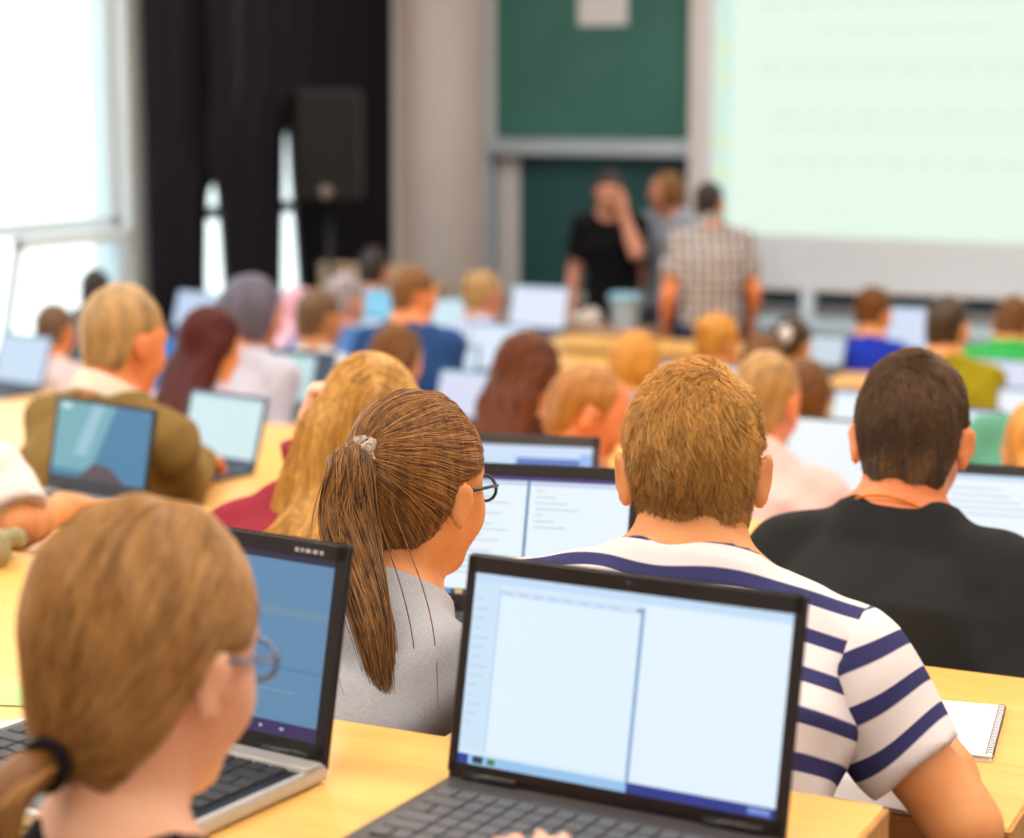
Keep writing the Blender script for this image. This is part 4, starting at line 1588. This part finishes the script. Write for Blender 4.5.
core.tube(base[:15], np.minimum(wid[:15], .024) * np.interp(np.arange(15), [0, 5, 9, 14], [.35, .35, .6, .4]), 10)
H_TAIL = HMt('brown_tail', (56, 34, 18), (172, 120, 64))
co_ = core.build('ponytail', H_TAIL, R['hair'], True)
tubes('ponytail_strands', np.array(lines), .0008, H_TAIL, co_)
loose = []
for (x0, dx) in ((.012, .03), (.02, .045), (-.018, -.03)):
    t = np.linspace(.25, 1, 22)
    c_ = np.stack([np.interp(t * .9, tt, base[:, j]) for j in range(3)], -1)
    loose.append(c_ + (x0 * 1.4 + dx * np.sin((t - .25) * 3.2))[:, None] * camright)
tubes('loose_strands', np.array(loose), .0010, H_BROWN, co_)
sc_ = MB()
nT = nrm(base[2] - base[0])
e1 = nrm(np.cross(nT, V(0, 0, 1)))
e2 = np.cross(nT, e1)
ctr = base[1]
ring = []
for k in range(60):
    an = 2 * PI * k / 60
    rad = .0205 + .004 * math.sin(7 * an)
    ring.append(ctr + rad * (math.cos(an) * e1 + math.sin(an) * e2) + nT * .006 * math.sin(9 * an))
sc_.tube(ring, [.0105 + .003 * math.sin(k * 1.7) for k in range(60)], 8)
sc_.build('hair_tie', mat('scrunchie', S(206, 186, 166), .7, .3, nscale=220, col2=S(110, 92, 80), bump=.3), R['hair'], True)

# --- the woman with long blonde hair
R = P('woman with long golden hair in a maroon top, resting on her hand', (-1.718, 2.965, 1.592), fl(2), yaw=40, byaw=4, pitch=6, roll=-6, fem=True, hair='long', hcol=H_STRAW, skin='pale', top=('long', cloth('maroon', (150, 46, 62))), h=.0075, hs=1.08, caprnd=.4, bw=1.12, nboff=(-.07, -.065, -.122),
      hairx=[((-1.73, 2.93, 1.62), (-1.795, 2.885, 1.50), .04, .042), ((-1.795, 2.885, 1.50), (-1.815, 2.855, 1.42), .042, .03), ((-1.75, 2.88, 1.60), (-1.79, 2.84, 1.47), .06, .05)],
      arms={'L': dict(h=(-1.905, 3.05, 1.555), el=(-1.895, 3.07, 1.36), d=V(.1, .05, .8), n=V(.6, .2, 0), curl=1.1)})
G = R['G']
loc = lambda p: ((p - R['Hc']) @ R['Rh'])
P0 = surf_roots(R['hair'], 2600, lambda p: loc(p)[:, 2] > .0)


def fl_(p, i):
    q = loc(p)
    side = np.sign(q[:, 0])[:, None] * R['Rh'][:, 0][None]
    top = np.clip((q[:, 2] - .06) / .06, 0, 1)[:, None]
    return np.broadcast_to(V(0, 0, -1), p.shape) * (1.2 - top) + side * (top * 1.2) - R['Rh'][:, 1][None] * top * .25


L = trace(G, P0, fl_, .017, 18, .0005, .002, jit=.06)
tubes('hair_strands', L, .0012, H_STRAW, R['hair'])

# --- the woman nearest the camera
R = P('woman nearest the camera with strawberry blonde hair tied low and glasses', (-.972, 1.305, 1.706), fl(0), yaw=-4, byaw=2, pitch=12, fem=True, hair='up', hcol=H_FG, skin='pale', top=('tee', cloth('black_top', (28, 24, 28)), 0, .082), h=.0065, hs=1.02, nboff=(0, -.06, -.18), hairt=.016, napez=-.118, caprnd=.4,
      arms={k: dict(h=V(sg * .09, .17, .675), local=1, pole=V(sg * .4, -1, -.3)) for k, sg in (('L', -1), ('R', 1))})
glasses(R, mat('spectacle_steel', S(120, 130, 160), .25, .5, metal=.5, nscale=40), LENS)
G, hd = R['G'], R['hd']
TIE = hd(-.01, -.098, -.08)
P0 = surf_roots(R['hair'], 3600, lambda p: G.sample(p + (p - R['Hc']) * .03) > 0)
dist = np.linalg.norm(P0 - TIE, axis=1)
L = trace(G, P0, lambda p, i: TIE - p, np.minimum(.07, dist * .6) / 9, 10, .0002, .0015, jit=.05)
tubes('hair_strands', L, .0008, H_FG, R['hair'])
back = -R['Rh'][:, 1]
tl = np.array([TIE, TIE + back * .03 + V(0, 0, -.005), TIE + back * .055 + V(-.012, 0, -.03), TIE + back * .06 + V(-.025, 0, -.09), TIE + back * .05 + V(-.03, 0, -.17)])
core = MB()
core.tube(tl, [.014, .019, .026, .026, .012], 12)
tco = core.build('ponytail', H_FG, R['hair'], True)
lines = []
for i in range(420):
    a_, r_ = rng.random() * 6.28, math.sqrt(rng.random())
    w_ = np.array([.014, .020, .028, .028, .014])[:, None] * r_
    pts = tl + w_ * (math.cos(a_) * V(1, 0, .2) + math.sin(a_) * V(0, 1, 0))
    t5 = np.linspace(0, 1, 12)
    lines.append(np.stack([np.interp(t5, np.linspace(0, 1, 5), pts[:, j]) for j in range(3)], -1))
tubes('ponytail_strands', np.array(lines), .0011, H_FG, tco)
tm_ = MB()
tm_.tube([TIE + .018 * (math.cos(k * PI / 12) * V(1, 0, 0) + math.sin(k * PI / 12) * V(0, .15, 1)) + back * .008 for k in range(25)], .0052, 8)
tm_.build('hair_tie', mat('tie_black', S(26, 22, 26), .8, .2, nscale=200), R['hair'], True)

# --- the person whose fingers reach the keyboard in front
P('person leaning in from the aisle, fingertips on the near laptop keyboard', (-.15, 1.06, 1.585), .74, yaw=35, byaw=25, pitch=15, hcol=H_BROWN, skin='pale', top=('tee', DARKCLOTH), h=.0075, lean=.2,
  arms={'L': dict(h=(-.655, 1.365, 1.532), el=(-.45, 1.2, 1.43), d=Rz(-math.radians(25)) @ V(-.40, .9, .04), n=V(0, 0, -1), curl=.12, pole=V(-.2, -.4, -1))})

# ------------------------------------------------------------------ laptops, paper, small things
WHT = em(226, 240, 252)
W2 = em(238, 246, 252)
LINE = em(176, 196, 214)
BLUEB = em(196, 218, 240)
NAVY = em(40, 60, 140)
ICON = em(60, 110, 190)


def doc(lines=0, bg=None, seed=0, x0=.1, x1=.9, m=None):
    r_ = random.Random(seed)
    o = [(bg or WHT, rect(0, 0, 1, 1)), (BLUEB, rect(0, .93, 1, 1))]
    for i in range(lines):
        y = .86 - i * .8 / max(lines, 1)
        a = x0 + .08 * r_.random()
        o.append((m or LINE, rect(a, y, a + (x1 - a) * (.3 + .7 * r_.random()), y + .012)))
    return o


big = [(em(214, 234, 250), rect(0, 0, 1, 1)), (em(196, 222, 248), rect(0, .955, 1, 1)), (em(204, 228, 248), rect(0, .07, .085, .955)), (em(178, 208, 238), rect(.085, .07, .09, .93)),
       (em(204, 226, 248), rect(.09, .895, .55, .93)), (em(224, 242, 254), rect(.09, .07, .545, .895)), (em(132, 168, 206), rect(.545, .05, .557, .93)), (em(150, 160, 200), rect(.53, .905, .555, .925)), (em(226, 242, 254), rect(.557, .05, 1, .945)), (em(150, 196, 236), rect(0, 0, .55, .05)), (em(38, 56, 140), rect(.55, 0, 1, .052)), (em(30, 60, 150), rect(0, 0, .035, .05)), (em(40, 50, 80), rect(.05, .008, .085, .045)), (em(70, 130, 60), rect(.1, .01, .125, .04)), (em(120, 150, 220), rect(.92, .01, .985, .04))]
for i in range(14):
    big.append((em(184, 208, 234), rect(.012, .86 - i * .05, .03 + .04 * ((i * 37) % 10) / 10, .868 - i * .05)))
for i in range(8):
    big.append((em(176, 200, 230), rect(.1 + i * .05, .908, .13 + i * .05, .916)))
laptop('big open laptop nearest the camera with a bright two-window screen', -.715, 1.676, 1.48, -3.0, 12, .361, .225, big, 'black', 'dark', keys=True, bez=(.011, .019, .013), depth=.27, keym=KEYLIT)

blue = [(em(92, 136, 172), rect(0, 0, 1, 1)), (em(36, 36, 62), rect(0, .96, 1, 1)), (em(52, 40, 88), rect(0, 0, 1, .075)), (em(106, 142, 168), rect(.3, .66, 1, .70)), (em(80, 126, 166), rect(0, .36, 1, .38)), (em(130, 160, 180), rect(.3, .24, .9, .246)), (em(150, 190, 215), rect(.62, .32, .64, .34)),
        (em(196, 206, 220), rect(.78, .03, .79, .045)), (em(170, 180, 210), rect(.86, .03, .875, .045))]


def fgx(root, lo_, bo, M, c, hz):
    lg_ = MB()
    for i, (a, w_) in enumerate(((.118, .006), (.126, .004), (.132, .008), (.142, .007), (.151, .005))):
        lg_.box((a, -.0027, .211), (a + w_ * .8, -.002, .215), 0, M, c)
    lg_.build('lettering', mat('bezel_lettering', S(190, 190, 196), .4, .4), lo_)
    sb_ = MB().box((-.187, -.03, .0195), (.187, -.004, .0235), .002)
    sb_.build('hinge_cover', SHELL['silver'], bo)
    MB().box((-.181, -.252, .0185), (.181, -.034, .0207), .001).build('keyboard_deck', SHELL['black'], bo)


laptop('black laptop with a dim blue screen in front of the strawberry blonde woman', -1.207, 1.682, 1.48, -6.8, 12, .374, .225, blue, 'black', 'silver', keys=True, bez=(.016, .018, .016), depth=.26, keym=KEYC, extra=fgx)

two = [(em(232, 244, 252), rect(0, 0, 1, 1)), (em(70, 60, 120), rect(0, .965, 1, 1)), (em(200, 214, 240), rect(0, .925, 1, .965)), (em(96, 140, 176), rect(.515, .03, .53, .965)), (em(30, 44, 92), rect(0, 0, .53, .05)), (em(150, 180, 220), rect(.53, 0, 1, .05))]
for i, cc in enumerate(((200, 90, 60), (220, 226, 236), (80, 160, 220), (230, 190, 80), (110, 110, 200))):
    two.append((em(*cc), rect(.05 + i * .055, .01, .085 + i * .055, .042)))
for i in range(16):
    two.append((em(190, 204, 216), rect(.06 + .05 * (i % 3), .86 - i * .045, .28 + .2 * ((i * 7) % 5) / 5, .87 - i * .045)))
for i in range(7):
    two.append((em(186, 200, 214), rect(.56, .88 - i * .05, .6 + .22 * ((i * 5) % 4) / 4, .89 - i * .05)))
laptop('black laptop with two documents side by side in front of the ponytail woman', -1.270, 2.61, 1.39, 12.5, 21, .358, .225, two, 'black', 'black')

half = [(em(40, 46, 66), rect(0, 0, 1, 1)), (em(196, 224, 246), rect(0, .1, .56, 1)), (em(206, 224, 250), rect(0, .88, 1, 1)), (em(96, 124, 196), rect(.56, .8, .93, .88)), (em(150, 190, 240), rect(.93, .1, 1, .93))]
laptop('dark laptop with a half black screen, its top showing above the two-document laptop', -1.616, 3.26, desk_z(2), 13, 17, .357, .236, half, 'dark', 'dark', bez=(.013, .022, .016))

dk2 = [(em(236, 246, 254), rect(0, 0, 1, 1)), (em(200, 220, 240), rect(0, .95, 1, 1)), (em(90, 130, 170), rect(.62, 0, .635, .95))]
for i in range(5):
    dk2.append((em(190, 204, 220), rect(.1, .86 - i * .06, .35 + .05 * i, .872 - i * .06)))
laptop('black laptop beside the man in the charcoal t-shirt, cut off by the right edge', -.668, 3.40, desk_z(2), 6.9, 21, .378, .228, dk2, 'black', 'black')

teal = [(em(62, 122, 160), rect(0, 0, 1, 1)), (em(112, 168, 180), [(0, .1), (.42, .1), (.62, 1), (0, 1)]), (em(150, 190, 206), [(.22, .3), (.36, .3), (.5, 1), (.38, 1)]), (em(84, 62, 70), [(.3, 0), (.8, 0), (.62, .2), (.45, .22)]), (em(190, 220, 226), rect(.03, .9, .14, .98))]  # slanted teal polygons paint a reflection into the screen colours
laptop('small black laptop with a teal blue screen beside the white sleeve', -2.67, 3.40, desk_z(2), -12, 12, .322, .205, teal, 'black', 'silver', bez=(.008, .008, .03), depth=.21)
laptop('small laptop with a pale blank screen used by the man in olive', -2.95, 4.27, desk_z(3), -11.4, 17, .285, .185, [(em(208, 232, 236), rect(0, 0, 1, 1)), (em(190, 216, 224), rect(0, .93, 1, 1))], 'slate', 'slate', bez=(.009, .01, .012), depth=.2)
laptop('wide laptop with a plain white screen in front of the man in the pink shirt', -1.415, 4.86, desk_z(4), -2, 21, .381, .228, [(em(240, 247, 252), rect(0, 0, 1, 1)), (em(150, 190, 230), rect(0, 0, 1, .05))], 'dark', 'dark', bez=(.008, .009, .018))
LP = [  # label, X, Y, row, yaw, tilt, w, h, screen, shell
    ('laptop with a white screen glimpsed right of the dark brown haired head', -1.40, 5.78, 5, 0, 18, .345, .225, doc(0, W2), 'dark'),
    ('laptop with a bright white screen right of the brown bob', -1.84, 6.62, 6, -4, 20, .345, .22, doc(0, W2), 'slate'),
    ('laptop with a grey-blue screen below the woman in royal blue', -2.83, 9.05, 9, 0, 24, .32, .165, doc(0, em(196, 214, 226)), 'dark'),
    ('laptop open to the right of the woman in royal blue', -2.52, 9.86, 10, 4, 20, .37, .235, doc(3, em(206, 220, 244), 4), 'slate'),
    ('laptop with a pale lilac screen below the bright green t-shirt', -1.72, 8.24, 8, -2, 18, .34, .2, doc(0, em(220, 226, 248)), 'dark'),
    ('laptop with a white screen above the teal t-shirt', -1.43, 7.42, 7, 0, 18, .34, .2, doc(0, W2), 'dark'),
    ('laptop with a bluish screen at the far left edge', -5.60, 6.62, 6, -12, 20, .34, .23, doc(2, em(200, 220, 242), 3), 'slate'),
    ('laptop with a pale blue screen under the narrow slit of daylight', -6.40, 9.05, 9, -14, 16, .33, .22, doc(0, em(190, 210, 240)), 'slate'),
    ('small laptop with a glaring white screen left of the dark red hair', -5.27, 7.43, 7, -12, 22, .26, .18, doc(0, W2), 'silver'),
    ('dark laptop with a mint page on the left half of its screen', -4.20, 6.62, 6, -8, 17, .35, .235, [(em(52, 66, 88), rect(0, 0, 1, 1)), (em(196, 226, 228), rect(.08, .08, .72, .92)), (em(130, 180, 150), rect(.4, .02, .62, .08))], 'slate'),
    ('laptop with a pale screen left of the long straight brown hair', -3.98, 7.43, 7, -4, 20, .34, .235, doc(0, em(206, 228, 242)), 'slate'),
    ('laptop with a light blue screen in front of the navy top', -4.72, 8.24, 8, -5, 22, .34, .235, doc(0, em(204, 232, 248)), 'slate'),
    ('laptop turned sideways beside the head of the man in navy', -4.80, 9.05, 9, 40, 14, .34, .25, doc(0, em(206, 232, 244)), 'slate'),
    ('laptop with a lilac white screen and slate keyboard in front of the pale blue top', -4.10, 8.22, 8, -4, 16, .34, .235, doc(0, em(222, 234, 250)), 'slate'),
    ('laptop with a bright screen facing us by the lower chalkboard', -4.67, 9.88, 10, 0, 14, .35, .25, doc(3, em(226, 234, 252), 5), 'slate'),
    ('laptop with a pale lilac screen behind the ponytail woman, under the brown hair', -3.40, 6.62, 6, -4, 20, .36, .2, doc(0, em(214, 220, 244)), 'slate'),
    ('laptop with a mint white screen behind the balding man', -2.74, 5.80, 5, 4, 22, .33, .19, doc(0, em(196, 224, 224)), 'slate'),
    ('laptop with a white screen just above the fair haired striped man', -2.80, 7.42, 7, 0, 18, .34, .215, doc(0, W2), 'slate'),
]
for lab, X, Y, k, yw, tl_, w_, h_, pl, sh in LP:
    laptop(lab, X, Y, desk_z(k), yw, tl_, w_, h_, pl, sh, sh, bez=(.008, .009, .014))

PAPER = mat('paper', S(244, 242, 244), .8, .2, nscale=8, namt=.03)


def notebook(label, X, Y, Z, yaw, sx, sy, th=.006, spiral=None, cat='notebook', m=None):
    r_ = empty('notebook', (X, Y, Z), math.radians(yaw), label, cat, 'notebooks and paper on the desks')
    b_ = MB()
    n_ = 4
    for i in range(n_):
        o = .0012 * ((i * 7) % 3)
        b_.box((-sx / 2 + o, -sy / 2 + o, th * i / n_), (sx / 2 - o, sy / 2 - o, th * (i + 1) / n_ - .0002), .0006)
    b_.build('pages', m or PAPER, r_)
    if spiral:
        q_ = MB()
        n_ = int(sy / .009) if spiral == 'y' else int(sx / .009)
        for i in range(n_):
            if spiral == 'y':
                y = -sy / 2 + .006 + i * (sy - .012) / (n_ - 1)
                q_.tube([(sx / 2 - .004 + .005 * math.cos(a), y, th * .5 + .0022 + .005 * math.sin(a)) for a in np.linspace(0, 2 * PI, 9)], .0007, 5)
        q_.build('spiral', mat('spiral_wire', S(120, 120, 126), .35, .5, metal=.7), r_)
    return r_


notebook('white spiral notebook beside the arm of the striped man', -.575, 2.38, 1.39, 8, .165, .21, .008, 'y')
notebook('white sheets of paper at the desk edge under the striped elbow', -.60, 2.155, 1.39, -6, .23, .15, .004)
notebook('large white open pad on the desk left of the pale blank screen', -3.28, 4.10, desk_z(3), -4, .27, .3, .01)
notebook('white paper sheet beside the maroon sleeve', -2.25, 3.33, desk_z(2), -10, .15, .1, .003)
notebook('pale green leaflet at the left edge of the nearest desk', -1.50, 1.76, 1.48, 20, .12, .08, .002, m=mat('paper_green', S(190, 220, 150), .8, .2, nscale=8))
ph = empty('smartphone', (-1.43, 1.60, 1.48), math.radians(-32), 'white smartphone lying left of the blue-screened laptop', 'phone')
MB().box((-.036, -.072, .0), (.036, .072, .009), .006).build('case', mat('phone_white', S(236, 236, 240), .3, .5, nscale=30, namt=.03), ph)
MB().box((-.031, -.055, .0088), (.031, .055, .0095), .0004).build('screen', mat('phone_face', S(214, 216, 224), .2, .5, nscale=30, namt=.04), ph)

# crumpled scarf, small things
sf = Fld((-.12, -.1, -.01), (.12, .1, .09), .005)
for i in range(9):
    a_ = rng.random() * 6.28
    p_ = V(.055 * math.cos(a_), .045 * math.sin(a_), .022 + .012 * (i % 3))
    q_ = p_ + V(rng.normal(0, .04), rng.normal(0, .03), .004)
    q_[2] = max(q_[2], .02)
    sf.add(rc(p_, q_, .019, .016), .012)
sf.disp(lambda x, y, z: .004 * np.sin(150 * x + 60 * z) * np.sin(120 * y))
sf.clip(lambda x, y, z: .001 - z + 0 * x + 0 * y)
v_, f_ = sf.mesh()
so_ = mesh_obj('scarf', v_, f_, cloth('scarf_beige', (186, 176, 140), col2=S(120, 116, 84)))
so_.location = (-2.25, 2.58, 1.39)
tag(so_, 'crumpled beige and green scarf at the left edge of the desk', 'scarf')

pc = empty('pencil_case', (-2.36, 4.84, desk_z(4)), .1, 'red pencil case behind the half black laptop screen', 'pencil case')
g_ = Fld((-.12, -.05, -.01), (.12, .05, .08), .005)
g_.add(rc((-.075, 0, .03), (.075, 0, .03), .03, .028), 0).clip(lambda x, y, z: .002 - z + 0 * x + 0 * y)
v_, f_ = g_.mesh()
mesh_obj('pouch', v_, f_, cloth('red_pouch', (226, 66, 72)), pc)
MB().tube([(-.08, 0, .059), (0, 0, .060), (.08, 0, .058)], .0025, 6).build('zip', mat('zip_red', S(150, 40, 46), .5, .3), pc, True)

cup = empty('cup', (-4.40, 6.50, desk_z(6)), 0, 'pink cup between the dark red hair and the mint page laptop', 'cup')
MB().lathe([(.03, 0), (.034, .01), (.042, .1), (.043, .102), (.039, .1), (.031, .012)], n=24).build('cup_body', mat('pink_plastic', S(240, 90, 150), .4, .4, nscale=20, namt=.05), cup, True)
MB().tube([(.04, 0, .08), (.065, 0, .075), (.066, 0, .04), (.037, 0, .03)], .005, 8).build('handle', mat('pink_plastic', S(240, 90, 150)), cup, True)

bag = empty('backpack', (-4.66, 6.45, desk_z(6)), .4, 'bright blue bag standing behind the head of the man in olive', 'bag')
g_ = Fld((-.16, -.11, -.01), (.16, .11, .34), .009)
g_.add(rc((-.03, 0, .1), (-.02, 0, .2), .1, .085), 0).add(rc((.03, 0, .1), (.02, 0, .2), .1, .085), .04).clip(lambda x, y, z: .004 - z + 0 * x + 0 * y)
g_.disp(lambda x, y, z: waves(x, y, z, .004, 60., 2.))
v_, f_ = g_.mesh()
mesh_obj('bag_body', v_, f_, cloth('bright_blue', (20, 120, 206)), bag)
MB().tube([(-.03, -.02, .275), (-.02, -.03, .32), (.02, -.03, .32), (.03, -.02, .275)], .008, 8).build('strap', cloth('strap_blue', (16, 70, 140)), bag, True)

hat = empty('hat', (-2.58, 8.62 + .35, desk_z(9)), 0, 'round cream hat lying on the desk below the royal blue top', 'hat')
hat.location = (-2.93, 9.15, desk_z(9))
MB().lathe([(.13, 0), (.135, .006), (.1, .02), (.085, .03), (.08, .075), (.06, .1), (.02, .108)], n=28).build('hat_body', cloth('cream', (242, 228, 180)), hat, True)
MB().lathe([(.087, .028), (.0875, .03), (.084, .045), (.082, .045)], n=28).build('hat_band', cloth('hat_band', (206, 186, 130)), hat, True)

# front of the hall: teacher's table, bucket, lectern, loudspeaker
tb_ = empty('table', (-4.35, 10.22, 0), 0, 'pale wooden table in front of the lecturers', 'table')
TW = wood_mat('table_wood', S(196, 160, 132), S(178, 140, 112), .5)
MB().box((-.62, -.16, .86), (.24, .16, .90), .006).build('tabletop', TW, tb_)
MB().box((-.58, -.13, .1), (.2, -.11, .86), .004).build('front_panel', TW, tb_)
for sx in (-.58, .17):
    MB().box((sx, -.12, 0), (sx + .03, .13, .86), .004).build('leg', TW, tb_)
bk = empty('bucket', (-4.29, 10.25, .90), 0, 'white bucket with a light blue lid on the wooden table', 'bucket')
MB().lathe([(.07, 0), (.075, .01), (.085, .16), (.088, .165)], n=28).build('bucket_body', mat('bucket_white', S(186, 206, 226), .5, .4, nscale=10, namt=.05), bk, True)
MB().lathe([(.09, .15), (.096, .155), (.096, .19), (.088, .198), (.02, .2)], n=28).build('lid', mat('bucket_lid', S(150, 196, 226), .45, .4, nscale=10, namt=.05), bk, True)
sp_ = empty('sponge', (-4.80, 10.24, .90), .2, 'yellow sponge at the left end of the wooden table', 'sponge')
MB().box((-.06, -.035, 0), (.06, .035, .05), .008).build('foam', mat('sponge_yellow', S(196, 170, 50), .9, .1, nscale=120, namt=.3, bump=.4), sp_)
MB().box((-.058, -.033, .05), (.058, .033, .062), .004).build('scouring_pad', mat('sponge_green', S(120, 130, 60), .9, .1, nscale=120, namt=.3), sp_)
bg_ = empty('tote_bag', (-4.52, 10.22, .90), 0, 'small whitish cloth bag slumped on the wooden table', 'bag')
g_ = Fld((-.13, -.1, -.01), (.13, .1, .14), .008)
g_.add(ell((0, 0, .035), (.1, .07, .055)), 0).add(ell((.04, 0, .06), (.05, .05, .05)), .03).clip(lambda x, y, z: .003 - z + 0 * x + 0 * y)
g_.disp(lambda x, y, z: waves(x, y, z, .005, 70., 2.))
v_, f_ = g_.mesh()
mesh_obj('bag_body', v_, f_, cloth('canvas', (214, 206, 202)), bg_)
MB().tube([(-.04, 0, .085), (-.03, -.03, .1), (.02, -.035, .1), (.04, 0, .1)], .005, 6).build('strap', cloth('canvas_strap', (190, 178, 170)), bg_, True)

lc = empty('lectern', (-6.22, 10.95, 0), 0, 'wide beige lectern desk in front of the black curtains', 'lectern')
LB = wood_mat('lectern_beige', S(214, 192, 160), S(200, 176, 144), .5)
MB().box((-.34, -.2, .05), (.31, .2, .98), .008).build('cabinet', LB, lc)
MB().box((-.36, -.24, .98), (.33, .24, 1.02), .008).build('lectern_top', LB, lc)
MB().box((-.36, -.245, 1.02), (-.06, -.215, 1.16), .008).box((.02, -.245, 1.02), (.33, -.215, 1.16), .008).build('screen_board', LB, lc)
MB().box((-.34, -.2, 0), (.31, .2, .05), .002).build('plinth', DARKCLOTH, lc)

SPK = mat('speaker_black', S(15, 14, 18), .55, .35, nscale=120, namt=.2, bump=.1)
sk = empty('loudspeaker', (-6.43, 10.6, 0), math.radians(25), 'black loudspeaker on a pole in front of the curtain', 'loudspeaker')
MB().box((-.2, -.19, 1.56), (.2, .17, 2.24), .03).build('cabinet', SPK, sk)
gr_ = MB().box((-.17, -.2, 1.68), (.17, -.188, 2.2), .006)
gr_.build('grille', mat('speaker_grille', S(22, 21, 26), .6, .3, nscale=400, namt=.4, bump=.3), sk)
MB().lathe([(.04, 0), (.042, .006), (.036, .012), (.01, .014)], (0, -.19, 1.615), 20, Rx(PI / 2)).build('round_knob', mat('speaker_badge', S(130, 124, 124), .35, .5, metal=.4, nscale=40), sk, True)
MB().tube([(0, 0, .12), (0, 0, 1.56)], .018, 12).build('pole', BLACKPL, sk, True)
for k in range(3):
    a_ = k * 2.094 + .4
    MB().tube([(0, 0, .55), (.3 * math.cos(a_), .3 * math.sin(a_), .02)], .012, 8).build('leg', BLACKPL, sk, True)

LAMP, SKYK, EXPO = 32., 2.6, 0.


# ------------------------------------------------------------------ camera and light
cd = bpy.data.cameras.new('camera')
cd.sensor_width = 36
cd.lens = 1980 / 1024 * 36
cd.clip_start = .05
cd.dof.use_dof = True
cd.dof.focus_distance = 2.42
cd.dof.aperture_fstop = cd.lens / 24.
cam = bpy.data.objects.new('camera', cd)
cam.location = (0, 0, 2.17)
cam.rotation_euler = (math.radians(90 - 9.152), 0, math.radians(26))
COL.objects.link(cam)
SC.camera = cam


def area(name, loc, rot, sx, sy, power, col):
    l = bpy.data.lights.new(name, 'AREA')
    l.shape = 'RECTANGLE'
    l.size, l.size_y = sx, sy
    l.energy = power
    l.color = col
    o = bpy.data.objects.new(name, l)
    o.location = loc
    o.rotation_euler = rot
    COL.objects.link(o)
    return o


for i, y in enumerate((-.4, 1.6, 3.6, 5.6, 7.6, 9.6)):
    for j, x in enumerate((-5.4, -3.0, -.6, 1.8)):
        area('ceiling_lamp', (x, y, CZ - .03), (0, 0, 0), 1.3, .35, LAMP, (1., .93, .84))
for a, c in wins:
    o = area('window_portal', (WX - .3, (a + c) / 2, (SILL + TOPW) / 2), (0, math.radians(-90), 0), TOPW - SILL, c - a, 1, (1, 1, 1))
    o.data.cycles.is_portal = True
w = bpy.data.worlds.new('sky')
w.use_nodes = True
w.node_tree.nodes['Background'].inputs[0].default_value = (.86, .95, 1., 1)
w.node_tree.nodes['Background'].inputs[1].default_value = SKYK
SC.world = w
sun = bpy.data.lights.new('sun', 'SUN')
sun.energy = 3.
sun.angle = .02
so = bpy.data.objects.new('sun', sun)
so.rotation_euler = (math.radians(38), math.radians(24), 0)
COL.objects.link(so)
SC.cycles.use_denoising = True
SC.cycles.max_bounces = 6
SC.cycles.diffuse_bounces = 3
SC.cycles.glossy_bounces = 3
SC.cycles.transparent_max_bounces = 8
SC.cycles.sample_clamp_indirect = 4
vs = SC.view_settings
vs.view_transform = 'Standard'
vs.look = 'None'
vs.gamma = 1
vs.use_curve_mapping = False
vs.exposure = EXPO
